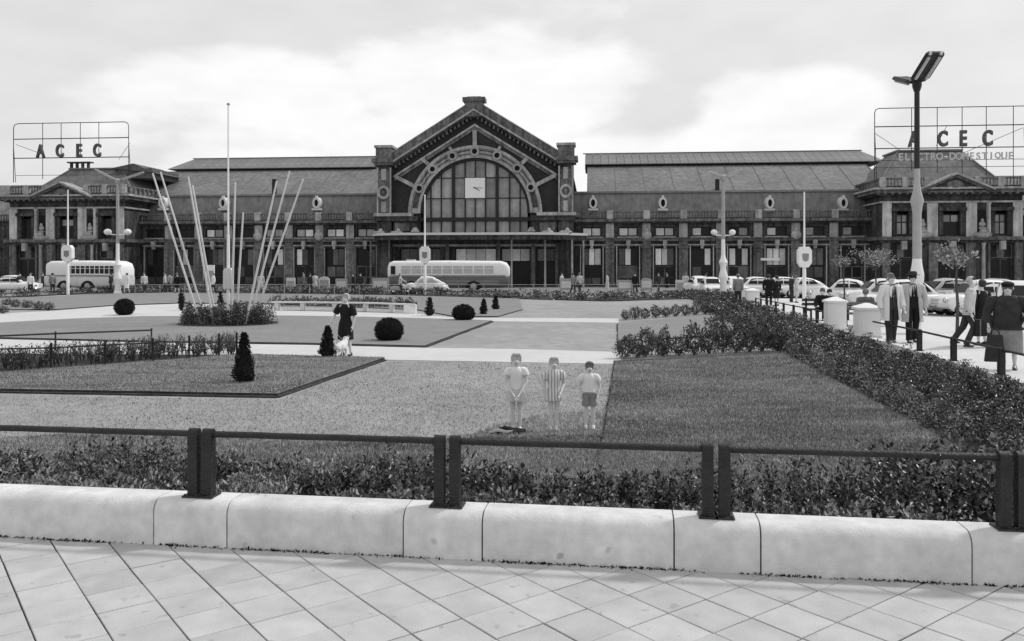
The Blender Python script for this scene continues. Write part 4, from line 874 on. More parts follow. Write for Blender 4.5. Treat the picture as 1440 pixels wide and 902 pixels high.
# ---------------- end pavilions
dp = 2.6
def pavilion(pc, side):
    c = U(pc, dp); hw = 6.95
    z = lambda py: Z(py, 1338, dp)
    zbt, zbb, zct, zcb, zfr, zst, zsb = z(250), z(263), z(265), z(275), z(284), z(333), z(339)
    w2 = [(c-5.75, c-3.95), (c-1.15, c+1.15), (c+3.95, c+5.75)]; holes = [(a, e, z(331), z(294)) for a, e in w2]; g = [(c-6.1, c-3.8), (c-1.35, c+1.35), (c+3.8, c+6.1)]; holes += [(a, e, .1, 4.6) for a, e in g]
    b = MB(); wall_holes(b, c-hw, c+hw, 0, zct, dp, holes, .45); dbox(b, c-hw, c+hw, -8, dp-.9, 0, zct-.01)
    for s_ in (-1, 1): b.add([(c+s_*hw, -dp, 0), (c+s_*hw, -dp, zct), (c+s_*hw, -dp+1, zct), (c+s_*hw, -dp+1, 0)], [(0, 1, 2, 3)])
    b.build('pavilion_wall', 'stone_dark', st)
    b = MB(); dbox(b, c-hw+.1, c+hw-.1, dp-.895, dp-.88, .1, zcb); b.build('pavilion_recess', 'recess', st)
    def band(n, m_, o_, a, e, ex=0): b = MB(); dbox(b, c-hw-ex-o_, c+hw+ex+o_, -4, dp+o_, a, e); b.build(n, m_, st)
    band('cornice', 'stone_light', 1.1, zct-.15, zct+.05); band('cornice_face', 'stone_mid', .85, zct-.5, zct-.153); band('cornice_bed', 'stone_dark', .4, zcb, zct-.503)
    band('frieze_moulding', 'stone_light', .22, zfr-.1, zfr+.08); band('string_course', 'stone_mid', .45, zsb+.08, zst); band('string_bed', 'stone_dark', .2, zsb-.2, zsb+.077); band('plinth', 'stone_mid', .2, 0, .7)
    for k in range(22): u = c-hw-.6+k*(2*hw+1.2)/21; b = MB(); dbox(b, u-.13, u+.13, dp+.4, dp+.84, zcb+.1, zct-.51); b.build('modillion', 'stone_mid', st)
    for k, (a, e) in enumerate(w2):
        window(a+.3, e-.3, z(330.5), z(301), dp-.35, 2, 2, (lambda cc, rr, k=k: 'glass_grey' if (side > 0 and (rr == 1 or k != 1)) or (k == 1 and rr) else 'glass_dark'), .12, rsp=[.62], fm='iron_dark', mull=.12)
        for a2, e2 in ((a-.1, a+.3), (e-.3, e+.1)): b = MB(); dbox(b, a2, e2, dp-.3, dp+.12, z(331), z(296)); b.build('window_surround', 'stone_dark', st)
        b = MB(); dbox(b, a-.25, e+.25, dp-.2, dp+.4, z(297), z(292)); b.build('window_head', 'stone_dark', st)
        b = MB(); dbox(b, (a+e)/2-.25, (a+e)/2+.25, dp+.2, dp+.6, zsb-.9, zsb-.003); b.build('keystone', 'stone_light', st)
    for k, (a, e) in enumerate(g):
        window(a, e, 3.1, 4.55, dp-.4, 3, 1, (lambda cc, rr, k=k: 'glass_mid' if (k+cc) % 2 else 'glass_dark'), .1, 'fanlight', fm='stone_mid'); window(a, e, .12, 3.05, dp-.4, 2, 2, 'glass_dark', .14, 'door', mull=.14, rsp=[.3], fm='stone_dark')
        b = MB(); dbox(b, a-.22, a-.04, dp, dp+.15, .7, 4.75); dbox(b, e+.04, e+.22, dp, dp+.15, .7, 4.75); dbox(b, a-.22, e+.22, dp, dp+.18, 4.75, 4.9); b.build('door_surround', 'stone_mid', st)
    for s_ in (-1, 1):
        for a, e, m_ in ((1.4, 2.45, 'stone_pale'), (3.42, 3.78, 'stone_light'), (6.0, 6.9, 'stone_pale')):
            b = MB(); dbox(b, c+s_*a, c+s_*e, dp, dp+.16, zst+.003, zfr-.1); b.build('pilaster', m_, st)
        for a2, e2 in ((1.6, 2.3), (6.25, 6.9)): b = MB(); dbox(b, c+s_*a2, c+s_*e2, dp, dp+.2, .7, zsb-.21); b.build('lower_pilaster', 'stone_mid', st)
        b = MB(); b.lathe([(.24, .7), (.2, 1), (.17, zsb-.5), (.26, zsb-.21)], c+s_*3.1, -dp-.1, 10); b.build('column', 'stone_light', st, True)
        b = MB(); b.lathe([(.22, zst), (.18, zst+.3), (.15, zfr-.4), (.24, zfr-.12)], c+s_*3.55, -dp-.32, 10); b.build('column', 'stone_pale', st, True)
        u = c+s_*2.93; b = MB(); dbox(b, u-.38, u+.38, dp+.002, dp+.1, zst+.2, z(296)); o = b.build('niche', 'recess', st)
        b = MB(); b.ball((u, -dp-.22, z(316)), (.34, .18, .3), 8, 6); b.ball((u, -dp-.25, z(311)), (.17, .17, .23), 8, 6); dbox(b, u-.35, u+.35, dp+.1, dp+.35, z(322), z(320)); dbox(b, u-.22, u+.22, dp+.1, dp+.3, z(331), z(322)); b.build('bust', 'stone_light', o, True)
        b = MB(); b.ball((u, -dp-.45, zst+.15), (.9, .35, .35), 10, 6); b.ball((u, -dp-.5, zst+.5), (.4, .3, .3), 8, 6); b.build('carved_ornament', 'stone_light', st, True)
    # pediment
    za, zb_ = z(247), z(269); pw = 3.35
    b = MB(); b.prism([(c-pw, zb_), (c+pw, zb_), (c, za-.15)], -dp-.9, -dp+1); b.build('tympanum', 'stone_dark', st)
    b = MB(); b.ball((c, -dp-.95, zb_+.55), (.9, .2, .5), 10, 6); b.build('tympanum_carving', 'stone_mid', st, True)
    for s_ in (-1, 1):
        for n, m_, o_, th, ex in (('pediment_cornice', 'stone_light', .18, .20, 1.45), ('pediment_bed', 'stone_mid', -.03, .25, 1.2)):
            b = MB(); b.prism([(c+s_*(pw+.35), zb_+o_-.0), (c, za+o_), (c, za+o_-th), (c+s_*(pw+.35), zb_+o_-th)], -dp-ex, -dp+.8); b.build(n, m_, st)
    for a, e in ((c-hw-.3, c-2.2), (c+2.2, c+hw+.3)):
        baluster_run(a, e, zbb, zbt, dp+.2, [a+.3, e-.3, (a+e)/2], .6)
    # side balustrade towards the hall
    s_ = -side; b = MB(); b.box(c+s_*(hw+.2)-.15, c+s_*(hw+.2)+.15, -dp, 6, zbt-.15, zbt); b.box(c+s_*(hw+.2)-.1, c+s_*(hw+.2)+.1, -dp, 6, zbb, zbb+.15)
    for k in range(9): b.box(c+s_*(hw+.2)-.13, c+s_*(hw+.2)+.13, -dp+.5+k*1.0, -dp+.72+k*1.0, zbb, zbt)
    b.build('side_balustrade', 'stone_mid', st)
    # truncated hipped roof
    zt_ = 13.95 if side < 0 else 14.9; b = MB(); q = [(-6.9, -.5), (6.9, -.5), (6.9, 11), (-6.9, 11)]; t_ = [(-3.3, 3.2), (3.3, 3.2), (3.3, 7.5), (-3.3, 7.5)]
    b.rings([[(c+x, y, zct-.1) for x, y in q], [(c+x, y, zt_) for x, y in t_]]); b.build('hip_roof', 'slate_mid', st)
    for x in (-1, 1): b = MB(); b.tube([(c+x*6.9, -.5, zct), (c+x*3.3, 3.2, zt_+.02)], .1, 6); b.build('hip_rib', 'zinc', st)
    b = MB(); b.box(c-3.5, c+3.5, 3.0, 7.7, zt_, zt_+.18); b.build('roof_curb', 'zinc', st)
    if side < 0:
        b = MB()
        lc = U(101, -3.4)
        for k in range(4): b = MB(); b.box(lc+k*.72-.12, lc+k*.72+.12, 3.2, 3.5, zt_+.18, zt_+.8); b.build('lantern_post', 'stone_dark', st)
        b = MB(); b.box(lc-.4, lc+2.6, 3.0, 3.8, zt_+.8, zt_+.95); b.build('lantern_cap', 'stone_dark', st)
        b = MB(); b.box(c+3.2, c+7.4, 2.5, 9, zt_-1.2, zt_-.0); b.prism([(c+2.4, zt_), (c+7.9, zt_-.6), (c+5.2, zt_+.55)], 2.2, 9); b.build('stair_head', 'slate', st)
    # low outer wing beyond the pavilion
    a, e = (c-hw-14, c-hw) if side < 0 else (c+hw, c+hw+14)
    b = MB(); wall_holes(b, a, e, 0, zB0, 0, [(a+1.2+k*4, a+3.2+k*4, .3, 4.4) for k in range(3)], .5); dbox(b, a, e, -6, -.5, 0, zB0-.01); b.build('outer_wing_wall', 'stone_dark', st)
    b = MB(); b.prismx([(.2, zB0), (6, z(250)+1.0), (12, zB0)], a, e); b.build('outer_roof', 'slate_mid', st)
    baluster_run(a, e, zB0+.003, zB1, .1, [a+2+k*3.9 for k in range(3)], .6)
    return c
cl = pavilion(94, -1); crr = pavilion(1338, 1)
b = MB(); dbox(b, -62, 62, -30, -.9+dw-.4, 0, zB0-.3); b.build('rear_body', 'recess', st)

# rooftop advertising frames
def text_mesh(ch, h, depth, m, bold=.0):
    cu = bpy.data.curves.new('t', 'FONT'); cu.body = ch; cu.size = 1.0; cu.extrude = depth/2; cu.offset = bold; cu.align_x = 'CENTER'
    o = bpy.data.objects.new('t', cu); me = bpy.data.meshes.new_from_object(o); bpy.data.objects.remove(o); bpy.data.curves.remove(cu)
    zs = [v.co.y for v in me.vertices]; lo, hi = min(zs), max(zs); k = h/(hi-lo)
    for v in me.vertices: x, y, z = v.co; v.co = (x*k*(.66 if bold > .03 else .85), -z, (y-lo)*k)
    me.materials.clear(); me.materials.append(MATS[m]); return me
def sign(pxr, d, pxs, rails, letters, lz, label, thick=.075, small=None, diag=()):
    t = thing('rooftop_sign', label, 'sign', s2w(0, d, 0), -SA)
    z = lambda py: Z(py, pxr, d); u = lambda px: U(px, d)
    def bar(a, c, th, n='frame_bar', y=0): b = MB(); b.tube([(u(a[0]), y, z(a[1])), (u(c[0]), y, z(c[1]))], th/2, 6); b.build(n, 'rail_iron', t)
    x0, x1 = pxs[0], pxs[-1]; top = rails[0]
    for y in rails[1:]: bar((x0, y), (x1, y), thick*(1.5 if y in rails[1:3] else .8))
    b = MB(); r_ = 6; b.tube([(u(x0), 0, z(256)), (u(x0), 0, z(top+r_)), (u(x0+1.5), 0, z(top+1.8)), (u(x0+r_), 0, z(top)), (u(x1-r_), 0, z(top)), (u(x1-1.5), 0, z(top+1.8)), (u(x1), 0, z(top+r_)), (u(x1), 0, z(256))], thick*.62, 6); b.build('frame_tube', 'rail_iron', t, True)
    for x, yb in pxs[1:-1]: bar((x, top), (x, yb), thick*1.1)
    for a, c in diag: bar(a, c, thick*.7, 'brace', .3)
    for ch, x, m_ in letters:
        me = text_mesh(ch, z(lz[0])-z(lz[1]), .3, 'letter_dark', .031); link('letter', me, t, None, (u(x), -.12, z(lz[1])))
    if small:
        txt, xa, pitch, ya, yb = small
        for k, ch in enumerate(txt):
            if ch == ' ': continue
            if ch == '-': b = MB(); b.box(-.15, .15, -.05, .05, .3, .42); me = b.mesh('letter', 'letter_white')
            else: me = text_mesh(ch, z(ya)-z(yb), .1, 'letter_faded', .02)
            link('letter', me, t, None, (u(xa+pitch*k), -.1, z(yb)))
    for x in (x0, x1 if x1 < 1440 else 1440): bar((x, top+30), (x+3, 256), thick, 'rear_stay', 0)
def P2(l): return l
class _S(list): pass
def sgn(x0, mids, x1): return [x0]+mids+[x1]
def sign_fix(pxs): return pxs
sign(95, 1.0, sgn(19, [(60, 252), (86, 222), (113, 222), (139, 222)], 181), [173, 195, 222], [('A', 58, 0), ('C', 85, 0), ('E', 112, 0), ('C', 137.5, 0)], (203, 221.5), 'rooftop sign frame with four dark letters over the left pavilion', diag=[((20, 202), (52, 214)), ((181, 202), (165, 225)), ((20, 246), (181, 246))])
sign(1338, 1.0, sgn(1230, [(1282, 240), (1318, 243), (1353, 245), (1387, 248), (1425, 250), (1460, 250)], 1500), [151, 177, 208, 225, 235], [('A', 1284, 0), ('C', 1325, 0), ('E', 1353.5, 0), ('C', 1388, 0)], (184, 206.5), 'bigger rooftop sign frame over the right pavilion with a second line of small white letters', small=('ELECTRO-DOMESTIQUE', 1266, 9.1, 215, 225.5), diag=[((1231, 185), (1270, 212)), ((1333, 177), (1318, 205)), ((1357, 215), (1440, 181))])

# ================================================================== LAMPS AND MASTS
def street_lamp(p, label, base, collar, thick_top, top, rad, heads, globes=None, pale_to=None, group='tall street lamps with raised twin heads'):
    t = thing('street_lamp', label, 'street lamp', p, 0, group)
    b = MB(); b.lathe([(rad*1.6, 0), (rad*1.6, .12), (rad*1.2, .2), (rad*1.16, base-.2), (rad*1.55, base-.05), (rad*1.62, base+.12), (rad*1.15, base+.45), (rad*1.04, base+.6)], 0, 0, 14); b.build('base', 'white_paint', t, 35)
    b = MB(); b.lathe([(rad*1.04, base+.6), (rad*1.0, collar-.4), (rad*1.2, collar-.2), (rad*1.55, collar), (rad*.9, collar+.3), (rad*.72, collar+.55), (rad*.66, pale_to)], 0, 0, 14); b.build('lower_column', 'lamp_grey' if thick_top else 'white_paint', t, 35)
    b = MB(); b.lathe([(rad*.66, pale_to), (rad*.6, top)], 0, 0, 12); b.build('upper_column', 'rail_iron' if thick_top else 'grey_paint', t, True)
    b = MB(); b.lathe([(rad*.7, top-.25), (rad*1.1, top-.1), (rad*1.1, top+.12), (rad*.5, top+.2)], 0, 0, 10); b.build('head_bracket', 'rail_iron' if thick_top else 'grey_paint', t, True)
    for (dx, dy, dz, wd) in heads:
        d = Vector((dx, dy, dz)); sd_ = Vector((-dy, dx, 0)).normalized(); up = d.normalized().cross(sd_)*-1
        if up.z < 0: up = -up
        b = MB(); s0 = Vector((0, 0, top))+d*.06; e0 = Vector((0, 0, top))+d
        def sec(c, w_, h_): return [tuple(c+sd_*w_*x+up*h_*y) for x, y in ((-1, 0), (-.8, 1), (-.15, .9), (.15, .9), (.8, 1), (1, 0), (.7, -.4), (.12, -.1), (-.12, -.1), (-.7, -.4))]
        b.rings([sec(s0, wd*.35, .05), sec(s0+d*.12, wd*.5, .09), sec(e0-d*.08, wd*.5, .09), sec(e0, wd*.42, .06)]); o = b.build('lamp_head', 'rail_iron' if thick_top else 'grey_paint', t)
        for q in (-1, 1):
            b = MB(); b.tube([s0+d*.14+sd_*q*wd*.27-up*.05, e0-d*.1+sd_*q*wd*.27-up*.05], .045, 8); b.build('light_tube', 'bus_pane', o, True)
            b = MB(); b.ball(e0-d*.02+sd_*q*wd*.27, .055, 6, 5); b.build('tube_cap', 'offwhite', o, True)
    if globes:
        zg_, r_ = globes
        b = MB(); b.tube([(-r_*3.2, 0, zg_-.12), (0, 0, zg_-.2), (r_*3.2, 0, zg_-.12)], .04, 6); b.build('globe_arm', 'white_paint', t)
        for q in (-1, 1): b = MB(); b.ball((q*r_*3.2, 0, zg_+.05), (r_*1.2, r_*1.2, r_), 10, 7); b.build('globe', 'white_paint', t, True)
    return t
p = on(1289.5, 25, zprom(25)); street_lamp(p, 'nearest tall street lamp with black upper pole, rising behind the two coated men', 1.62, 3.95, True, 7.45, .121, [(-.05, -1.22, .6, .56), (.05, 1.3, .42, .5)], None, 4.9)
p = on(1017, 59); street_lamp(p, 'tall pale street lamp right of the hall with a pair of globes', 1.5, 2.6, False, 8.55, .2, [(1.35, .2, .62, .3), (-1.0, -.2, .38, .3)], (4.65, .2), 4.2)
p = on(165.5, 70); street_lamp(p, 'tall pale street lamp in front of the left pavilion', 1.2, 2.4, False, 9.4, .2, [(2.05, .3, .75, .34), (-1.75, -.3, .95, .34)], (5.1, .26), 4.2)
def sign_mast(px, Y, h, zb, label):
    t = thing('sign_mast', label, 'mast', on(px, Y), 0, 'thin white masts with small boxes')
    b = MB(); b.lathe([(.13, 0), (.12, zb-.6), (.075, zb-.55), (.05, h)], 0, 0, 8); b.build('pole', 'white_paint', t, True)
    b = MB(); o8 = [(-.2, zb-.7), (.2, zb-.7), (.42, zb-.4), (.42, zb+.4), (.25, zb+.65), (-.25, zb+.65), (-.42, zb+.4), (-.42, zb-.4)]; b.prism(o8, -.24, .24); o = b.build('box', 'white_paint', t)
    b = MB(); b.prism([(-.19, zb-.22), (0, zb-.34), (.19, zb-.22), (.21, zb+.2), (-.21, zb+.2)], -.262, -.241); b.build('emblem', 'cloth_mid', o)
sign_mast(95.5, 68, 8.5, 3.35, 'thin white mast with octagonal box before the left pavilion and the left bus')
sign_mast(597.5, 68, 8.1, 3.25, 'thin white mast with octagonal box ahead of the two tone bus')
sign_mast(1131, 55, 7.2, 2.95, 'thin white mast with octagonal box right of centre by the promenade')

# ================================================================== VEHICLES
def body_loft(b, secs, seg=16, e=.45):      # secs: x, z0, z1, half width ; superellipse cross-sections
    rs = []
    for x, z0, z1, hw in secs:
        zc_, hz_ = (z0+z1)/2, (z1-z0)/2; r_ = []
        for i in range(seg):
            a = 2*pi*(i+.5)/seg; c, s_ = cos(a), sin(a)
            r_.append((x, hw*math.copysign(abs(c)**e, c), zc_+hz_*math.copysign(abs(s_)**e, s_)))
        rs.append(r_)
    return b.rings(rs)
def wheel(parent, x, y, r_, wd=.2, cap='chrome', name='wheel'):
    b = MB(); n = 18
    b.rings([[(x+q*cos(2*pi*i/n), y+d_, r_+q*sin(2*pi*i/n)) for i in range(n)] for q, d_ in ((r_*.55, -wd/2), (r_*.92, -wd/2), (r_, -wd*.3), (r_, wd*.3), (r_*.92, wd/2), (r_*.55, wd/2))]); o = b.build(name, 'tyre', parent, 30)
    b = MB(); b.rings([[(x+q*cos(2*pi*i/n), y+d_*(1 if y > 0 else -1), r_+q*sin(2*pi*i/n)) for i in range(n)] for q, d_ in ((r_*.58, 0), (r_*.58, wd/2+.01), (r_*.45, wd/2+.03), (r_*.2, wd/2+.06), (.01, wd/2+.065))]); b.build('hubcap', cap, o, 30)
    return o
def car(label, loc, rz, m='car_white', cap='chrome', kind='sedan', sc=1.0, gl='glass_dark'):
    t = thing('parked_car', label, 'car', loc, rz, 'parked cars'); t.scale = (sc,)*3
    if kind == 'sedan':
        secs = [(-2.2,.42,.62,.5),(-2.12,.32,.78,.72),(-1.8,.28,.88,.82),(-1.2,.26,.93,.86),(-.4,.25,.95,.88),(.5,.25,.95,.88),(1.0,.26,.93,.85),(1.6,.28,.88,.78),(1.98,.32,.80,.66),(2.1,.4,.66,.45)]
        cab = [(-1.55,.80,.92,.70),(-1.3,.8,1.16,.70),(-1.0,.8,1.38,.68),(-.6,.8,1.50,.66),(0,.8,1.53,.65),(.35,.8,1.48,.65),(.62,.8,1.3,.66),(.92,.8,1.02,.68),(1.02,.8,.92,.70)]
        wx = (-1.35, 1.38); wins = [[(-1.22,1.0),(-.78,1.0),(-.78,1.40),(-1.0,1.32)],[(-.72,1.0),(-.12,1.0),(-.12,1.43),(-.72,1.41)],[(-.05,1.0),(.66,1.0),(.36,1.38),(-.05,1.43)]]
    else:
        secs = [(-1.95,.3,.5,.5),(-1.85,.28,.72,.66),(-1.5,.25,.88,.74),(-.8,.24,.95,.76),(0,.24,.95,.76),(.8,.24,.92,.74),(1.4,.27,.84,.66),(1.8,.32,.68,.5),(1.95,.38,.55,.32)]
        cab = [(-1.75,.6,.78,.55),(-1.45,.8,1.0,.62),(-1.1,.8,1.22,.63),(-.6,.8,1.42,.62),(-.1,.8,1.50,.62),(.3,.8,1.46,.62),(.55,.8,1.28,.62),(.8,.8,.98,.64)]
        wx = (-1.2, 1.2); wins = [[(-.95,1.0),(-.28,1.0),(-.28,1.36),(-.62,1.32)],[(-.2,1.0),(.52,1.0),(.3,1.33),(-.2,1.38)]]
    b = MB(); body_loft(b, secs, 18, .5); b.build('body', m, t, True)
    b = MB(); body_loft(b, cab, 16, .62); b.build('roof', m, t, True)
    for x in wx:
        for s_ in (-1, 1):
            b = MB(); b.ball((x, s_*.70, .52), (.56, .2, .38), 14, 8); b.build('fender', m, t, True)
            wheel(t, x, s_*.80, .33, .17, cap)
    for s_ in (-1, 1):
        for wn in wins:
            b = MB()
            def sy(z): return s_*((.705 if kind == 'sedan' else .67)-(z-.95)*.26)
            v = [(x, sy(z)+s_*.012, z) for x, z in wn]; v2 = [(x, sy(z)-s_*.05, z) for x, z in wn]; b.add(v+v2, [(0,1,2,3),(7,6,5,4),(0,1,5,4),(1,2,6,5),(2,3,7,6),(3,0,4,7)]); b.build('side_window', gl, t)
    xw = (1.0, .62) if kind == 'sedan' else (.79, .5)
    b = MB(); b.add([(xw[0]+.0, -.52, 1.0), (xw[0]+.0, .52, 1.0), (xw[1], .46, 1.36), (xw[1], -.46, 1.36), (xw[0]-.1, -.52, 1.0), (xw[0]-.1, .52, 1.0), (xw[1]-.1, .46, 1.36), (xw[1]-.1, -.46, 1.36)], [(0,1,2,3),(7,6,5,4),(0,1,5,4),(1,2,6,5),(2,3,7,6),(3,0,4,7)]); b.build('windscreen', 'glass_dark', t)
    xr = (-1.52, -1.1) if kind == 'sedan' else (-1.5, -1.05)
    b = MB(); b.add([(xr[0], -.42, 1.02), (xr[0], .42, 1.02), (xr[1]+.02, .38, 1.33), (xr[1]+.02, -.38, 1.33), (xr[0]+.15, -.42, 1.02), (xr[0]+.15, .42, 1.02), (xr[1]+.15, .38, 1.33), (xr[1]+.15, -.38, 1.33)], [(0,1,2,3),(7,6,5,4),(0,1,5,4),(1,2,6,5),(2,3,7,6),(3,0,4,7)]); b.build('rear_window', 'glass_dark', t)
    for x, sx in ((secs[0][0]-.08, -1), (secs[-1][0]+.08, 1)):
        b = MB(); b.tube([(x-sx*.18, -.82, .42), (x, -.6, .42), (x+sx*.03, 0, .42), (x, .6, .42), (x-sx*.18, .82, .42)], .055, 6); b.build('bumper', 'chrome', t, True)
    for s_ in (-1, 1): b = MB(); b.ball((secs[-1][0]-.12, s_*.6, .68), (.1, .12, .12), 10, 6); b.build('headlight', 'chrome', t, True)
    b = MB()
    for k in range(4): b.box(secs[-1][0]-.12, secs[-1][0]-.0, -.3, .3, .5+k*.06, .53+k*.06)
    b.build('grille', 'chrome', t)
    return t
# two tone bus in front of the hall
def bus(label, loc, rz, Ln, two_tone, nose):
    t = thing('city_bus', label, 'bus', loc, rz, 'buses waiting before the station'); h = Ln/2
    low = 'bus_dark' if two_tone else 'offwhite'; up = 'white_paint'
    zb = 1.42
    S = [(-h, .5, zb, .95), (-h+.12, .4, zb, 1.12), (-h+.6, .35, zb, 1.22), (0, .33, zb, 1.25), (h-.7, .35, zb, 1.24), (h-.15, .4, zb, 1.16), (h, .5, zb, .95)]
    b = MB(); body_loft(b, [(x, z0, z1+.05, w_) for x, z0, z1, w_ in S], 20, .35); b.build('lower_body', low, t, 50)
    T = [(-h+.02, zb-.3, 2.35, .95), (-h+.14, zb-.3, 2.62, 1.10), (-h+.5, zb-.3, 2.76, 1.2), (0, zb-.3, 2.80, 1.22), (h-.8, zb-.3, 2.76, 1.21), (h-.3, zb-.3, 2.6, 1.12), (h-.02, zb-.3, 2.2, .93)]
    b = MB(); body_loft(b, T, 20, .38); b.build('upper_body', up, t, 50)
    n = 9 if two_tone else 10; x0, x1 = (-h+1.25, h-1.35) if two_tone else (-h+2.4, h-.5); pw = (x1-x0)/n
    for s_ in (-1, 1):
        for k in range(n):
            b = MB(); a, c = x0+k*pw+.06, x0+(k+1)*pw-.06
            b.box(a, c, s_*1.195, s_*1.235, 1.62, 2.3); o = b.build('side_window', 'bus_pane' if two_tone else 'glass_dark', t)
            b = MB(); b.box(a, c, s_*1.2, s_*1.25, 2.06, 2.10); b.build('window_bar', up, o)
        b = MB(); b.box(-h+.3, h-.3, s_*1.2, s_*1.262, zb-.02, zb+.04); b.build('waist_rail', 'bus_dark', t)
        if two_tone:
            for z in (.72, .92): b = MB(); b.box(-h+.9, h-1, s_*1.22, s_*1.268, z, z+.05); b.build('trim_strip', 'grey_paint', t)
        for k, x in enumerate((-h+2.2, h-3.2)):
            b = MB(); n2 = 16; yy = s_*1.255
            b.prism([(x+.72*cos(pi*i/n2), .3+.68*sin(pi*i/n2)) for i in range(n2+1)], yy-.02, yy+.02); b.build('wheel_arch', 'recess', t)
            wheel(t, x, s_*1.17, .48, .26, 'grey_paint')
    if two_tone:
        b = MB(); b.box(-h+.35, -h+.75, -1.245, -1.17, 1.55, 2.3); b.build('cab_window', 'glass_dark', t)
    b = MB(); b.add([(-h-.02, -.8, 1.6), (-h-.02, .8, 1.6), (-h+.08, .75, 2.3), (-h+.08, -.75, 2.3), (-h+.1, -.8, 1.6), (-h+.1, .8, 1.6), (-h+.2, .75, 2.3), (-h+.2, -.75, 2.3)], [(0,1,2,3),(7,6,5,4),(0,1,5,4),(1,2,6,5),(2,3,7,6),(3,0,4,7)]); b.build('windscreen', 'glass_dark', t)
    if nose:
        b = MB(); body_loft(b, [(-h-1.0, .5, 1.0, .6), (-h-.9, .45, 1.2, .75), (-h-.3, .4, 1.42, .95), (-h+.3, .4, 1.6, 1.1)], 16, .5); b.build('bonnet', 'offwhite', t, 50)
    for s_ in (-1, 1): b = MB(); b.ball((-h-.0-(.9 if nose else 0), s_*.65, .85), .12, 8, 6); b.build('headlight', 'chrome', t, True)
    b = MB(); b.box(-h+1.6, -h+2.4, -.3, .3, 2.78, 2.88); b.build('roof_vent', 'offwhite', t)
    return t
bus('long bus with white top and dark lower half, directly before the hall entrance', on(632, 76.4), radians(-2), 11.0, True, False)
bus('all white bus with rounded nose, before the left pavilion', on(127, 77), radians(-13), 7.9, False, True)
q = on(598, 70); car('small rounded white car beside the two tone bus', q, radians(182), 'car_white', kind='beetle', gl='bus_pane')
# cars on the right
def cr_(px, Y, rz, label, m='car_white', **k): q = on(px, Y, zprom(Y)); return car(label, q, radians(rz), m, **k)
cr_(1278, 36.5, 2, 'pale sedan partly hidden behind the two coated men', 'car_white')
cr_(1382, 35.5, 183, 'white sedan behind the walking couple, its front wheel close to the grey sedan', 'car_white')
cr_(1432, 30.5, 240, 'white sedan parked at an angle behind the woman in the dark jacket', 'car_white')
cr_(1395, 43, 175, 'pale sedan in the second row behind the white sedan', 'car_grey')
cr_(1330, 46, 184, 'pale sedan in the second row under the small tree', 'car_grey')
cr_(1190, 47, 150, 'rounded white car behind the seated dark figures', 'car_white', kind='beetle')
cr_(1240, 44, 176, 'pale car right of the seated man, half hidden by the first coated man', 'car_white')
cr_(1128, 62, 184, 'white car beyond the thin mast on the right', 'car_white', kind='beetle')
cr_(1097, 63, 176, 'white car behind the dark standing couple')
cr_(1060, 63, 182, 'white car right of the pale street lamp')
cr_(1030, 66, 95, 'white car seen end on just right of the pale street lamp')
cr_(1000, 64, 268, 'white car seen end on left of the pale street lamp', kind='beetle')
cr_(982, 68, 92, 'white van-like car left of the lamp, second from it', 'car_white')
cr_(20, 72, 8, 'pale car at the extreme left edge of the station road', 'car_white')

# pale boards and boxes standing on the station road
def board(px, wpx, ytop, label, Y=72, m='offwhite', arch=False):
    q = on(px, Y); s = FPX/Y; wd = wpx/s; h = CH-(ytop-HY)/s-GZ
    t = thing('notice_board', label, 'board', q, 0, 'pale boards along the station road')
    b = MB(); pts = [(-wd/2, .25), (wd/2, .25), (wd/2, h*.85)]+([(wd*.3, h*.96), (0, h), (-wd*.3, h*.96)] if arch else [(wd/2, h), (-wd/2, h)])+[(-wd/2, h*.85)]
    b.prism(pts, -.08, .08); b.build('panel', m, t)
    for s_ in (-1, 1): b = MB(); b.box(s_*wd*.42-.05, s_*wd*.42+.05, -.06, .06, 0, .3); b.build('leg', 'grey_paint', t)
    b = MB(); b.box(-wd*.4, wd*.4, -.092, -.081, h*.35, h*.8); b.build('sheet', 'grey_paint' if m != 'grey_paint' else 'offwhite', t)
for px, wd, yt, lab, m, ar in [(409, 12, 391, 'pale board on the road behind the rightmost leaning poles', 'offwhite', 0), (456, 15, 389, 'pale board with rounded top between two dark doorways left of the woman', 'offwhite', 1), (480, 16, 392, 'low wide grey board straight above the woman with the dog', 'grey_paint', 0), (535, 24, 391, 'wide pale board left of the two tone bus', 'grey_paint', 0), (296, 11, 373, 'small white square board seen between the left and middle poles', 'white_paint', 0), (798, 22, 392, 'pale board right of the two tone bus', 'grey_paint', 0),
  (879, 22, 394, 'wide grey board right of the hall beside the dark doorway', 'grey_paint', 0), (909, 16, 391, 'pale board with rounded top right of the wide grey one', 'grey_paint', 1), (956, 12, 394, 'narrow pale board left of the white cars', 'offwhite', 0), (1083, 20, 372, 'narrow white hanging panel seen over the dark couple', 'white_paint', 0)]:
    if px == 1083: continue
    board(px, wd, yt, lab, 72, m, ar)

# white shop strip over a door of the right wing
t = thing('door_sign', 'narrow white strip sign over a door of the right wing', 'sign', s2w(U(1083, dw+.3), dw+.3, 3.0), -SA)
b = MB(); b.box(-1.0, 1.0, -.06, .06, -.14, .14); b.build('panel', 'white_paint', t)
for x in (-.7, .7): b = MB(); b.box(x-.04, x+.04, .06, .3, -.05, .05); b.build('bracket', 'iron_dark', t)

# guard rail of the road, long and low
t = thing('road_railing', 'long thin pale rail between the flower border and the station road', 'railing', on(600, 66))
o0 = Vector(t.location); pa = [Vector(on(x, 66))-o0 for x in np.linspace(190, 960, 23)]
b = MB(); b.tube([tuple(p+Vector((0, 0, .85))) for p in pa], .018, 6); b.build('rail', 'grey_paint', t)
for p in pa: b = MB(); b.lathe([(.022, 0), (.022, .85)], 0, 0, 6); b.build('post', 'grey_paint', t).location = p

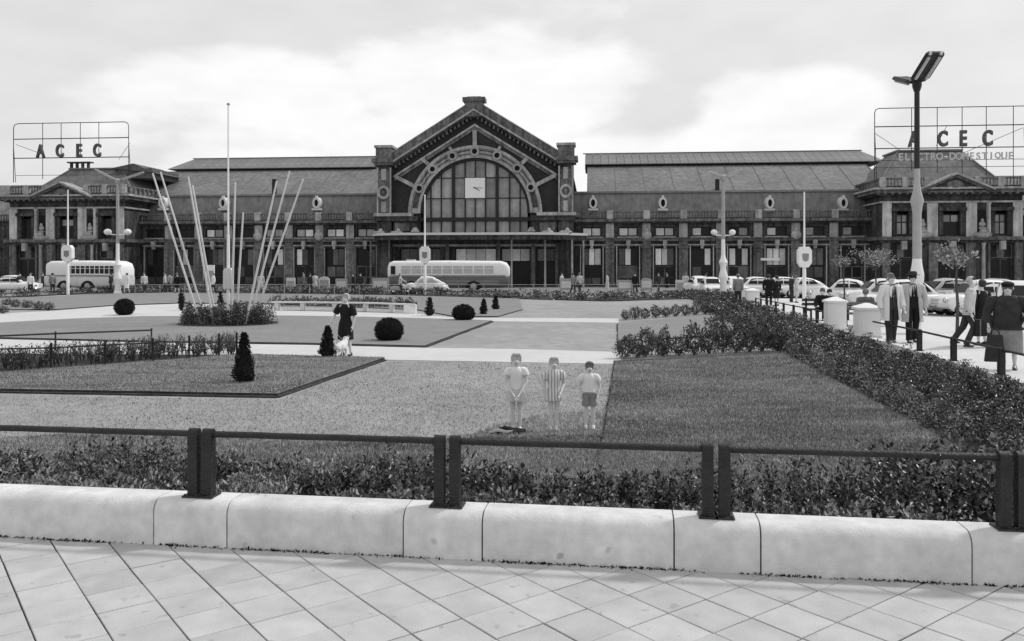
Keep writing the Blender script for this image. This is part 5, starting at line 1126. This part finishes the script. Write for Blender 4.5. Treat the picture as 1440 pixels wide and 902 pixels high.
# ================================================================== SMALL TREES
def young_tree(px, Y, ytop, wpx, hpx, label, seed, bare=False, z=None):
    z = zprom(Y) if z is None else z; q = on(px, Y, z); s = FPX/Y; H = CH-(ytop-HY)/s-z; r = random.Random(seed); g = np.random.default_rng(seed)
    t = thing('young_tree', label, 'tree', q, 0, 'young trees on the promenade'); cw = wpx/s/2; chh = hpx/s
    b = MB(); b.tube([(0, 0, -.1), (.02, 0, H*.3), (-.02, .01, H*.6), (0, 0, H*.85)], [.055, .045, .035, .02], 7); b.build('trunk', 'bark', t, True)
    b = MB(); pts = []
    for k in range(16):
        a = r.uniform(0, 6.28); z0 = H-chh*r.uniform(.75, 1.05); ln = cw*r.uniform(.5, 1.05); z1 = H-chh*r.uniform(0, .7)
        b.tube([(0, 0, z0), (cos(a)*ln*.5, sin(a)*ln*.5, (z0+z1)/2+.05), (cos(a)*ln, sin(a)*ln, z1)], [.018, .012, .006], 5)
        for q_ in range(14 if bare else 44):
            u = r.uniform(.35, 1.08); pts.append((cos(a)*ln*u+r.gauss(0, cw*.12), sin(a)*ln*u+r.gauss(0, cw*.12), z0+(z1-z0)*u+r.gauss(0, chh*.08)))
    b.build('limbs', 'bark', t, kind='stuff'); link('crown', npmesh('crown', [leaves(np.array(pts), .12, .1, seed, .55)], 'leaf_pale'), t, 'stuff')
young_tree(1346, 25.5, 344, 50, 36, 'slim young tree with sparse leaves behind the walking couple', 3)
young_tree(1232, 42, 352, 62, 28, 'young tree with a flat sparse crown left of the tall black lamp', 4)
young_tree(1187, 43, 358, 34, 20, 'nearly bare young tree left of the flat crowned one', 5, True)

# ================================================================== PEOPLE
def skin_mesh(name, V, R, E, m, sub=1):
    me = bpy.data.meshes.new(name); me.from_pydata([tuple(v) for v in V], E, []); o = bpy.data.objects.new(name, me); COL.objects.link(o)
    md = o.modifiers.new('s', 'SKIN'); me.skin_vertices[0].data[0].use_root = True
    for i, r_ in enumerate(R): me.skin_vertices[0].data[i].radius = (r_, r_) if isinstance(r_, (int, float)) else r_
    s2 = o.modifiers.new('u', 'SUBSURF'); s2.levels = sub
    dg = bpy.context.evaluated_depsgraph_get(); dg.update(); nm = bpy.data.meshes.new_from_object(o.evaluated_get(dg)); bpy.data.objects.remove(o); bpy.data.meshes.remove(me)
    nm.materials.clear(); nm.materials.append(MATS[m]); nm.polygons.foreach_set('use_smooth', [True]*len(nm.polygons)); nm.name = name; return nm
def person(label, loc, rz, H, arms=None, legs=None, outfit='coat', cm='cloth_pale', cm2='cloth_dark', hair='hair_dark', hat=None, seat=False, fine=True, skin='skin', lean=0.0, shoe='shoe', width=1.0, legm=None, group=None, hem=.36, child=False, turn=0):
    t = thing('person', label, 'person', loc, radians(rz), group); W = width
    dz = -.27 if seat else 0.0; hd = 1.18 if child else 1.0
    def L(z): return -lean*max(z-.5, 0)      # lean forward (towards -y)
    def pt(x, y, z): return Vector((x*H*W, (y+L(z))*H, (z+dz)*H))
    # arms: shoulder, elbow, wrist per side ; legs: hip, knee, ankle per side
    arms = arms or {}; legs = legs or {}
    A = {}; G = {}
    for s_, k in ((-1, 'r'), (1, 'l')):
        e, w_ = arms.get(k, ((.135, .02, .625), (.135, -.03, .485))); A[s_] = [pt(s_*.108, 0, .80), pt(s_*e[0], e[1], e[2]), pt(s_*w_[0], w_[1], w_[2])]
        if seat:
            lg = legs.get(k, ((.075, -.24, .545), (.07, -.25, .32))); kn = lg[0]; an = lg[1]
        else: kn, an = legs.get(k, ((.055, -.01, .285), (.058, .01, .045)))
        G[s_] = [pt(s_*.05, 0, .51), Vector((s_*kn[0]*H*W, kn[1]*H, (kn[2]+dz)*H)), Vector((s_*an[0]*H*W, an[1]*H, (an[2]+dz)*H if seat else an[2]*H))]
    V = [pt(0, 0, .53), pt(0, 0, .62), pt(0, 0, .72), pt(0, 0, .80), pt(0, 0, .845), pt(0, -.01, .875*1), pt(0, -.004, .935*1 if not child else .94)]
    R = [(.075*H, .058*H), (.066*H, .052*H), (.082*H, .058*H), (.062*H, .045*H), (.03*H, .03*H), (.036*H*hd, .04*H*hd), (.060*H*hd, .066*H*hd)]
    E = [(0,1),(1,2),(2,3),(3,4),(4,5),(5,6)]
    def addv(v, r_, par): V.append(v); R.append(r_); E.append((par, len(V)-1)); return len(V)-1
    for s_ in (-1, 1):
        i = addv(A[s_][0], .034*H, 3); i = addv(A[s_][0].lerp(A[s_][1], .5), .030*H, i); i = addv(A[s_][1], .024*H, i); i = addv(A[s_][1].lerp(A[s_][2], .6), .021*H, i); wv = addv(A[s_][2], .015*H, i)
        d = (A[s_][2]-A[s_][1]).normalized(); sd_ = d.cross(Vector((0, 1, .2))).normalized()
        palm = addv(A[s_][2]+d*.035*H, (.020*H, .012*H), wv)
        if fine:
            for f in range(4):
                o_ = sd_*(f-1.5)*.0095*H; l_ = (.05, .056, .052, .042)[f]*H; b_ = addv(A[s_][2]+d*.058*H+o_, .0052*H, palm); addv(A[s_][2]+d*(.058*H+l_)+o_+Vector((0, -.012*H, 0)), .0042*H, b_)
            addv(A[s_][2]+d*.045*H+Vector((-s_*.01*H, -.028*H, 0)), .0055*H, palm)
        i = addv(G[s_][0], .048*H, 0); i = addv(G[s_][0].lerp(G[s_][1], .5), .043*H, i); i = addv(G[s_][1], .031*H, i); i = addv(G[s_][1].lerp(G[s_][2], .4), .030*H, i); i = addv(G[s_][2], .019*H, i); addv(G[s_][2]+Vector((0, -.075*H, -.025*H)), .014*H, i)
    link('body', skin_mesh('body', V, R, E, skin), t)
    hc = V[6]; hr = .056*H*hd
    # head details
    b = MB(); b.ball((hc.x, hc.y+.022*H, hc.z+.014*H), (hr*1.12, hr*1.08, hr*1.14), 16, 16)
    b.v = [(x, y, z) if not (y < hc.y-hr*.1 and z < hc.z+hr*(.92 if not hat or hat == 'bow' else 1.3)) else (hc.x+(x-hc.x)*.8, hc.y+hr*.05, z+hr*.1) for x, y, z in b.v]; b.build('hair', hair, t, True)
    if fine:
        fy = hc.y-hr*.93
        for s_ in (-1, 1):
            b = MB(); b.ball((s_*hr*.38, fy+.004*H, hc.z-hr*.08), (hr*.11, hr*.06, hr*.065), 6, 5); b.build('eye', 'ink', t, True)
            b = MB(); b.ball((s_*hr*1.0, hc.y, hc.z-hr*.1), (hr*.12, hr*.22, hr*.28), 6, 5); b.build('ear', skin, t, True)
            b = MB(); b.box(s_*hr*.38-hr*.22, s_*hr*.38+hr*.18, fy+.001*H, fy+.01*H, hc.z+hr*.14, hc.z+hr*.17); b.build('eyebrow', hair, t)
        b = MB(); b.rings([[(-hr*.06, fy, hc.z), (hr*.06, fy, hc.z), (hr*.05, fy+.01*H, hc.z)], [(-hr*.15, fy-.01*H, hc.z-hr*.38), (hr*.15, fy-.01*H, hc.z-hr*.38), (0, fy+.01*H, hc.z-hr*.42)]]); b.build('nose', skin, t, True)
        b = MB(); b.ball((0, fy+.006*H, hc.z-hr*.68), (hr*.2, hr*.06, hr*.045), 6, 5); b.build('mouth', 'hair_mid', t, True)
    if hat == 'brim':
        b = MB(); b.loft([(hc.x, hc.y, hc.z+hr*.55, hr*1.75, hr*1.9), (hc.x, hc.y, hc.z+hr*.68, hr*1.7, hr*1.85), (hc.x, hc.y, hc.z+hr*.7, hr*1.15, hr*1.25), (hc.x, hc.y, hc.z+hr*1.5, hr*.95, hr*1.1), (hc.x, hc.y, hc.z+hr*1.6, hr*.6, hr*.8)]); b.build('hat', 'cloth_dark', t, 40)
    if hat == 'beret': b = MB(); b.ball((hc.x, hc.y+.01*H, hc.z+hr*.75), (hr*1.25, hr*1.3, hr*.62), 12, 7); b.build('beret', 'cloth_black', t, True)
    if hat == 'bow': b = MB(); b.ball((-hr*.3, hc.y, hc.z+hr*1.15), (hr*.42, hr*.2, hr*.28), 8, 6); b.ball((hr*.4, hc.y, hc.z+hr*1.15), (hr*.42, hr*.2, hr*.28), 8, 6); b.build('hair_bow', 'cloth_white', t, True)
    def ell(z, rx, ry, y=0.0): p_ = pt(0, y, z); return (0, p_.y, p_.z, rx*H*W, ry*H)
    def sleeve(m_, end=2, fat=1.0, part=1.0):
        for s_ in (-1, 1):
            b = MB(); P = A[s_]
            if end == 2: b.tube([P[0]+Vector((-s_*.05*H, 0, .022*H)), P[0]+Vector((0, 0, .002*H)), P[0].lerp(P[1], .5), P[1], P[1].lerp(P[2], .55), P[1].lerp(P[2], .93)], [.030*H, .046*H*fat, .043*H*fat, .037*H*fat, .034*H*fat, .031*H*fat], 10)
            else: b.tube([P[0]+Vector((-s_*.05*H, 0, .022*H)), P[0]+Vector((0, 0, .002*H)), P[0].lerp(P[1], part*.5), P[0].lerp(P[1], part)], [.028*H, .043*H*fat, .054*H*fat, .05*H*fat], 10)
            b.build('sleeve', m_, t, True)
    def trousers(m_, fat=1.0, shorts=False):
        for s_ in (-1, 1):
            b = MB(); P = G[s_]
            if shorts: b.tube([P[0]+Vector((0, 0, .02*H)), P[0].lerp(P[1], .4), P[0].lerp(P[1], .72)], [.06*H, .066*H, .066*H], 10)
            else: b.tube([P[0]+Vector((0, 0, .02*H)), P[0].lerp(P[1], .5), P[1], P[1].lerp(P[2], .5), P[2]+Vector((0, 0, -.01*H))], [.060*H*fat, .056*H*fat, .047*H*fat, .042*H*fat, .042*H*fat], 10)
            b.build('trouser_leg', m_, t, True)
        b = MB(); b.loft([ell(.48, .07, .055), ell(.51, .098, .068), ell(.56, .094, .064), ell(.60, .088, .06)]); b.build('trouser_seat', m_, t, True)
    def shoes(m_, sc=1.0):
        for s_ in (-1, 1): P = G[s_][2]; b = MB(); z_ = P.z-.045*H; b.loft([(P.x, P.y-.028*H, z_+.002, .026*H*sc, .07*H*sc), (P.x, P.y-.028*H, z_+.018*H, .027*H*sc, .07*H*sc), (P.x, P.y-.01*H, z_+.04*H, .022*H, .035*H), (P.x, P.y, z_+.055*H, .018*H, .022*H)], 10); b.build('shoe', m_, t, True)
    TOR = [ell(.56, .088, .062), ell(.62, .083, .06), ell(.70, .094, .066), ell(.765, .104, .066), ell(.805, .092, .056), ell(.832, .055, .044), ell(.846, .036, .036)]
    if outfit == 'coat':          # open coat over a dark suit
        trousers(cm2); b = MB(); b.loft([ell(.5, .093, .066)]+TOR); b.build('jacket', cm2, t, True)
        b = MB(); y0 = ell(.7, 0, 0)[1]; b.prism([(-.022*H, .83*H+dz*H), (.022*H, .83*H+dz*H), (0, .66*H+dz*H)], y0-.073*H, y0-.06*H); b.build('shirt', 'cloth_white', t)
        b = MB(); b.prism([(-.006*H, .82*H), (.006*H, .82*H), (.009*H, .69*H), (-.009*H, .69*H)], y0-.078*H, y0-.0735*H); b.build('tie', 'cloth_dark', t)
        b = MB(); a0, a1 = radians(-58), radians(238)
        b.loft([ell(hem, .135, .105), ell(.45, .125, .095), ell(.56, .112, .083), ell(.66, .108, .078), ell(.76, .122, .080), ell(.81, .104, .068), ell(.838, .055, .052)], 20, a0, a1, .012*H); b.build('coat', cm, t, 50)
        for s_ in (-1, 1): b = MB(); b.prism([(s_*.03*H, .83*H), (s_*.075*H, .80*H), (s_*.07*H, .70*H), (s_*.045*H, .66*H)], y0-.088*H, y0-.068*H); b.build('lapel', cm, t)
        sleeve(cm, fat=1.1); shoes(shoe)
    elif outfit in ('jacket', 'closed'):
        trousers(cm2); hz = .46 if outfit == 'jacket' else hem
        b = MB(); b.loft([ell(hz, .108, .082), ell(.53, .102, .076), ell(.60, .094, .07), ell(.70, .105, .074), ell(.77, .114, .073), ell(.812, .095, .06), ell(.845, .045, .045)], 16); b.build('coat', cm, t, True)
        sleeve(cm, fat=1.08); shoes(shoe)
    elif outfit == 'dress':       # woman's coat or dress: one flared piece
        b = MB(); b.loft([ell(hem, .125, .092), ell(.42, .120, .088), ell(.53, .106, .076), ell(.615, .078, .06), ell(.70, .094, .07), ell(.765, .108, .068), ell(.81, .088, .055), ell(.838, .05, .045)], 18); b.build('dress', cm, t, True)
        sleeve(cm, 1 if child else (1 if arms.get('short') else 2), 1.0, .55 if child else .85); shoes(shoe)
    elif outfit == 'jacketskirt':
        b = MB(); b.loft([ell(hem, .12, .09), ell(.42, .118, .088), ell(.52, .1, .075), ell(.6, .08, .06)], 18); b.build('skirt', cm2, t, True)
        b = MB(); b.loft([ell(.46, .128, .096), ell(.56, .118, .088), ell(.66, .112, .082), ell(.76, .122, .08), ell(.815, .1, .066), ell(.85, .05, .048)], 18); b.build('jacket', cm, t, True)
        sleeve(cm, fat=1.25); shoes(shoe)
    elif outfit == 'girl':
        b = MB(); b.loft([ell(hem, .15, .125), ell(.45, .138, .11), ell(.56, .098, .075)], 18); b.build('skirt', cm2, t, True)
        b = MB(); b.loft([ell(.54, .092, .068), ell(.62, .09, .066), ell(.72, .098, .07), ell(.785, .112, .064), ell(.82, .088, .052), ell(.842, .045, .042)], 16); b.build('blouse', cm, t, True)
        sleeve(cm, 1, 1.02, .42); shoes(shoe)
    elif outfit == 'boy':
        trousers(cm2, shorts=True); b = MB(); b.loft([ell(.55, .1, .072), ell(.60, .098, .07), ell(.72, .1, .07), ell(.785, .112, .064), ell(.82, .088, .052), ell(.842, .045, .042)], 16); b.build('shirt', cm, t, True)
        b = MB(); b.loft([ell(.545, .098, .07), ell(.565, .1, .073)], 16); b.build('belt', 'cloth_grey', t); sleeve(cm, 1, .98, .42); shoes(shoe)
    return t, A, pt
# the three children in front
gl_ = GZ-.005
cl1 = dict(r=((.135, -.02, .64), (.045, -.12, .50)), l=((.135, -.02, .64), (.045, -.12, .50)))
p = at(726, 606, gl_); person('tallest of the three children, girl in pale blouse and skirt with clasped hands', p, 0, 1.12, cl1, dict(r=((.05, 0, .27), (.042, 0, .045)), l=((.05, 0, .27), (.048, 0, .045))), 'girl', 'cloth_white', 'cloth_pale', 'hair_fair', 'bow', skin='skin', shoe='cloth_white', child=True, hem=.40)
p = at(779, 605, gl_); person('middle child in a striped short dress with hands at the sides', p, 6, 1.06, dict(r=((.14, .01, .64), (.125, 0, .50)), l=((.15, .03, .64), (.085, -.08, .54))), dict(r=((.045, 0, .27), (.05, 0, .045)), l=((.04, 0, .27), (.03, 0, .045))), 'dress', 'stripe_cloth', 'cloth_pale', 'hair_fair', 'bow', skin='skin', shoe='cloth_pale', child=True, hem=.42)
p = at(829, 603, gl_); person('smallest child at the right in a white shirt and short trousers', p, -5, .98, dict(r=((.15, .03, .64), (.13, 0, .53)), l=((.155, .03, .64), (.13, -.03, .52))), None, 'boy', 'cloth_white', 'cloth_mid', 'hair_mid', None, skin='skin', shoe='cloth_white', child=True)
# dark heap on the grass, added in place of the girl's cast shadow
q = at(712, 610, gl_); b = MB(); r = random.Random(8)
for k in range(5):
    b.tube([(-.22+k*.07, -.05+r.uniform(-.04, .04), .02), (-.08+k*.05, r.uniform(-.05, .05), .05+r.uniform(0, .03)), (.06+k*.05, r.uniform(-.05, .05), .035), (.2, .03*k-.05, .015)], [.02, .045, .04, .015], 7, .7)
t = thing('shadow_heap', 'dark heap with pale strip put in as the shadow beside the tallest child', 'cloth', q); b.build('cloth', 'cloth_dark', t, True)
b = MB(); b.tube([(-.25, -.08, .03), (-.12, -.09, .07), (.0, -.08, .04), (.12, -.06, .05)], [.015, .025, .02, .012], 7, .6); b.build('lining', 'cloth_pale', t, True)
# woman with the dog
q = at(486, 501, GZ+.0); wq = q; tw, Aw, ptw = person('woman in a black dress with fair hair walking a white dog', q, -22, 1.66, dict(r=((.16, -.03, .66), (.17, -.10, .58)), l=((.135, .03, .63), (.12, 0, .50)), short=1), dict(r=((.05, -.04, .285), (.04, .0, .05)), l=((.045, .02, .285), (.06, .05, .05))), 'dress', 'cloth_black', 'cloth_black', 'hair_fair', width=1.12, hem=.27, skin='skin')
q = at(479, 503.5, GZ); dg_t = thing('dog', 'white shaggy dog standing at the feet of the woman in black', 'dog', q, radians(70))
dv = [(0,0,.30),(-.18,0,.31),(.16,0,.33),(.24,0,.42),(.30,0,.50),(.38,0,.485),(.44,0,.47),(-.24,0,.33),(-.30,0,.42),(-.31,0,.48)]
dr = [.095,.09,.10,.06,.062,.04,.024,.03,.025,.035]; de = [(0,1),(0,2),(2,3),(3,4),(4,5),(5,6),(1,7),(7,8),(8,9)]
for sy in (-1, 1):
    n = len(dv); dv += [(.16, sy*.065, .24), (.17, sy*.065, .13), (.165, sy*.065, .03), (.20, sy*.065, .015)]; dr += [.05, .03, .028, .026]; de += [(2, n), (n, n+1), (n+1, n+2), (n+2, n+3)]
    n = len(dv); dv += [(-.16, sy*.065, .25), (-.12, sy*.07, .17), (-.22, sy*.07, .10), (-.20, sy*.07, .03), (-.17, sy*.07, .015)]; dr += [.065, .04, .026, .027, .024]; de += [(1, n), (n, n+1), (n+1, n+2), (n+2, n+3), (n+3, n+4)]
    n = len(dv); dv += [(.27, sy*.06, .53), (.255, sy*.08, .46)]; dr += [.022, .028]; de += [(4, n), (n, n+1)]
link('body', skin_mesh('body', dv, dr, de, 'fur_white'), dg_t); g = np.random.default_rng(3)
fp = np.array([v for v in dv[:6]]*60)+g.normal(0, .045, (360, 3)); fp = fp[fp[:, 2] > .2]; link('fur', npmesh('fur', [leaves(fp, .03, -.4, 5, .5)], 'fur_white'), dg_t, 'stuff')
for sy in (-1, 1): b = MB(); b.ball((.345, sy*.035, .515), .011, 6, 5); b.build('eye', 'ink', dg_t)
b = MB(); b.ball((.463, 0, .475), .015, 6, 5); b.build('nose', 'ink', dg_t)
hand = tw.matrix_basis; from mathutils import Matrix as Mx
Mw = Mx.Translation(Vector(wq)) @ Mx.Rotation(radians(-22), 4, 'Z'); hw_ = Mw @ (Aw[-1][2]+Vector((0, -.03, -.05))); Md = Mx.Translation(Vector(q)) @ Mx.Rotation(radians(70), 4, 'Z'); dn = Md @ Vector((.24, 0, .44))
b = MB(); K = 8; pts = [hw_.lerp(dn, k/K)+Vector((0, 0, -.12*sin(pi*k/K))) for k in range(K+1)]; b.tube([tuple(p_-hw_) for p_ in pts], .007, 5); o = b.build('leash', 'offwhite'); o.location = hw_; tag(o, 'thin pale leash from the hand of the woman in black to the dog', 'leash')
# men on the promenade
def pp(px, Y): return on(px, Y, zprom(Y))
person('bareheaded man in an open white raincoat left of the tall lamp', pp(1253, 21.4), 8, 1.78, dict(l=((.15, 0, .63), (.13, -.08, .52)), r=((.155, .02, .63), (.15, -.02, .49))), dict(r=((.05, -.03, .285), (.05, -.05, .045)), l=((.05, .01, .285), (.055, .06, .045))), 'coat', 'cloth_white', 'cloth_dark', 'hair_mid', width=1.12, hem=.33)
person('man in a hat and open pale raincoat in front of the tall lamp', pp(1283, 21.6), -6, 1.80, dict(r=((.16, .02, .63), (.16, 0, .50)), l=((.16, .02, .63), (.155, -.02, .50))), dict(r=((.055, -.04, .285), (.06, -.06, .045)), l=((.05, .02, .285), (.05, .08, .05))), 'coat', 'cloth_pale', 'cloth_black', 'hair_dark', 'brim', width=1.14, hem=.30)
person('man in a short pale jacket striding beside the woman in black coat', pp(1362, 20.3), 62, 1.70, None, dict(r=((.045, -.07, .29), (.045, .03, .05)), l=((.05, .07, .28), (.05, .20, .09))), 'jacket', 'cloth_pale', 'cloth_dark', 'hair_fair', width=1.05, lean=.10)
person('woman in a long black coat carrying a dark case', pp(1380, 20.9), 200, 1.62, dict(l=((.15, .02, .62), (.16, 0, .48)), r=((.15, .02, .62), (.16, 0, .48))), None, 'dress', 'cloth_black', 'cloth_black', 'hair_dark', width=1.15, hem=.24, fine=True)
q = pp(1384, 20.2); t = thing('suitcase', 'dark suitcase held low between the walking couple', 'suitcase', (q[0], q[1], q[2]+.28), radians(15))
b = MB(); b.box(-.32, .32, -.09, .09, 0, .40); b.build('case', 'cloth_black', t); b = MB(); b.tube([(-.08, 0, .40), (-.06, 0, .45), (.06, 0, .45), (.08, 0, .40)], .012, 6); b.build('handle', 'shoe', t)
for x in (-.2, .2): b = MB(); b.box(x-.02, x+.02, -.097, .097, -.003, .403); b.build('strap', 'cloth_grey', t)
person('woman in a dark jacket, grey skirt and black beret at the right edge', pp(1417, 15.9), -28, 1.66, dict(r=((.16, .02, .64), (.15, -.04, .52)), l=((.16, .02, .64), (.13, -.1, .56))), dict(r=((.05, -.03, .285), (.05, -.05, .045)), l=((.05, .02, .285), (.055, .05, .045))), 'jacketskirt', 'cloth_dark', 'cloth_mid', 'hair_mid', 'beret', width=1.3, hem=.20, skin='skin')
q = pp(1399, 15.7); t = thing('hand_bag', 'dark shopping bag hanging beside the skirt of the woman in the beret', 'bag', (q[0], q[1], q[2]+.18), radians(-20))
b = MB(); b.rings([[(-.17, -.07, 0), (.17, -.07, 0), (.17, .07, 0), (-.17, .07, 0)], [(-.12, -.05, .5), (.12, -.05, .5), (.12, .05, .5), (-.12, .05, .5)]]); b.build('bag', 'cloth_dark', t)
b = MB(); b.tube([(-.08, 0, .5), (-.05, 0, .62), (.05, 0, .62), (.08, 0, .5)], .012, 6); b.build('handle', 'shoe', t)
# seated people and their benches
def park_bench(px, Y, rz, label):
    q = pp(px, Y); t = thing('park_bench', label, 'bench', q, radians(rz))
    for k in range(3): b = MB(); b.box(-.9, .9, -.24+k*.15, -.12+k*.15, .41, .45); b.build('slat', 'cloth_grey', t)
    for k in range(2): b = MB(); b.box(-.9, .9, .2, .24, .55+k*.16, .66+k*.16); b.build('backrest_slat', 'cloth_grey', t)
    for x in (-.75, .75):
        b = MB(); b.box(x-.03, x+.03, -.22, .24, .36, .41); b.box(x-.03, x+.03, .17, .22, 0, .84); b.box(x-.03, x+.03, -.22, -.17, 0, .36); b.build('leg', 'rail_iron', t)
park_bench(1163, 32, 8, 'bench carrying the two dark figures beyond the tall white pillar'); park_bench(1218, 28.5, 180, 'grey bench carrying the man seated with his back to the garden')
person('dark clad seated figure leaning left beyond the tall white pillar', pp(1158, 31.8), -35, 1.68, dict(r=((.15, -.08, .66), (.1, -.22, .58))), None, 'jacket', 'cloth_black', 'cloth_black', 'hair_mid', seat=True, fine=False, lean=.2)
person('dark clad seated figure beside the leaning one', pp(1167, 32.0), 10, 1.62, None, None, 'jacket', 'cloth_black', 'cloth_black', 'hair_dark', seat=True, fine=False)
person('man in a dark grey jacket seated with his back to the garden', pp(1217, 28.6), 175, 1.72, None, None, 'jacket', 'cloth_grey', 'cloth_dark', 'hair_mid', seat=True, fine=False, width=1.15)
# farther people
F = dict(fine=False)
def far_p(px, Y, H, label, outfit, cm, cm2, hair, rz=0, **k): return person(label, pp(px, Y) if px > 1000 else on(px, Y), rz, H, outfit=outfit, cm=cm, cm2=cm2, hair=hair, fine=False, **k)
walk = dict(r=((.05, -.06, .29), (.05, -.08, .045)), l=((.05, .04, .28), (.05, .14, .06)))
far_p(1038, 47, 1.75, 'man in a light jacket standing behind the distant white pillars', 'jacket', 'cloth_mid', 'cloth_dark', 'hair_mid', 160)
far_p(1081, 47, 1.72, 'left one of the dark standing couple near the distant pillars', 'closed', 'cloth_black', 'cloth_black', 'hair_dark', 150, width=1.2)
far_p(1092, 46, 1.66, 'right one of the dark standing couple near the distant pillars', 'dress', 'cloth_black', 'cloth_black', 'hair_dark', 200, hem=.25)
far_p(1113, 52, 1.72, 'person in dark clothes walking beside the woman in the pale coat', 'jacket', 'cloth_dark', 'cloth_dark', 'hair_dark', 90)
far_p(1120, 51, 1.65, 'woman in a pale coat left of the thin mast on the right', 'dress', 'cloth_pale', 'cloth_pale', 'hair_mid', 80, hem=.25)
A1 = [(43, 'cloth_white', 'man in white shirt left of the left bus'), (28, 'cloth_dark', 'dark clad man beside the pale car at the far left'), (60, 'cloth_dark', 'dark clad person before the nose of the left bus'), (74, 'cloth_mid', 'grey clad person before the nose of the left bus'), (156, 'cloth_dark', 'dark clad person before the rear wheel of the left bus'), (178, 'cloth_white', 'person in white at the tail of the left bus'), (203, 'cloth_pale', 'person in pale coat right of the left bus'), (232, 'cloth_pale', 'person in pale dress left of the pole fan'), (249, 'cloth_black', 'dark clad man left of the pole fan'), (239, 'cloth_mid', 'grey clad companion of the dark clad man left of the pole fan'),
      (300, 'cloth_white', 'person in white seen between the leaning poles'), (367, 'cloth_pale', 'person in pale clothes behind the right leaning poles'), (427, 'cloth_grey', 'grey clad person between the pale boards left of the woman'), (436, 'cloth_dark', 'dark clad person between the pale boards left of the woman'), (443, 'cloth_pale', 'pale clad person close to the rounded board'), (497, 'cloth_black', 'black clad person right above the woman with the dog'), (507, 'cloth_dark', 'dark clad person left of the wide pale board'), (790, 'cloth_pale', 'pale clad person right of the two tone bus'), (806, 'cloth_mid', 'grey clad person right of the two tone bus'), (815, 'cloth_pale', 'pale clad person at the right end of the canopy'),
      (854, 'cloth_pale', 'pale clad person left of the wide grey board'), (893, 'cloth_black', 'black clad person between the two grey boards'), (926, 'cloth_dark', 'dark clad person in front of the dark doorway'), (938, 'cloth_black', 'black clad person right of the dark doorway'), (964, 'cloth_pale', 'pale clad person left of the white cars'), (993, 'cloth_dark', 'dark clad person between the white cars left of the lamp')]
src = {}
for k, (px, m_, lab) in enumerate(A1):
    Y = 70+(k*7 % 5)*.8; kind = 'dress' if k % 3 == 2 else 'jacket'
    if (m_, kind) not in src: src[(m_, kind)] = person(lab, on(px, Y), (k*67) % 360, 1.72, None, walk, kind, m_, 'cloth_dark', 'hair_dark' if k % 2 else 'hair_mid', fine=False, hem=.28, group='people on the station road')[0]
    else: dup(src[(m_, kind)], on(px, Y), radians((k*67) % 360), lab, 'people on the station road')
# scooter rider by the small white car
q = on(563, 68); person('rider in pale clothes standing astride a scooter left of the small white car', q, 100, 1.7, dict(r=((.16, -.1, .68), (.15, -.24, .62)), l=((.16, -.1, .68), (.15, -.24, .62))), dict(r=((.08, -.05, .28), (.09, -.05, .045)), l=((.08, -.05, .28), (.09, -.05, .045))), 'jacket', 'cloth_pale', 'cloth_dark', 'hair_mid', fine=False)
t = thing('scooter', 'dark scooter under the rider left of the small white car', 'scooter', q, radians(10))
for x in (-.55, .62): wheel(t, x, 0, .24, .1)
b = MB(); body_loft(b, [(-.75, .35, .6, .08), (-.5, .3, .72, .17), (-.1, .28, .7, .16), (.1, .24, .34, .14), (.4, .24, .34, .14)], 12, .6); b.build('body', 'grey_paint', t, True)
b = MB(); b.rings([[(.38, -.17, .25), (.42, -.17, .25), (.42, .17, .25), (.38, .17, .25)], [(.50, -.13, .85), (.53, -.13, .85), (.53, .13, .85), (.50, .13, .85)]]); b.build('leg_shield', 'offwhite', t)
b = MB(); b.tube([(.62, 0, .25), (.48, 0, .98)], .025, 6); b.tube([(.44, -.3, 1.0), (.5, 0, .98), (.44, .3, 1.0)], .02, 6); b.build('handlebar', 'chrome', t)
b = MB(); b.ball((-.3, 0, .76), (.3, .12, .06), 10, 6); b.build('saddle', 'tyre', t, True)
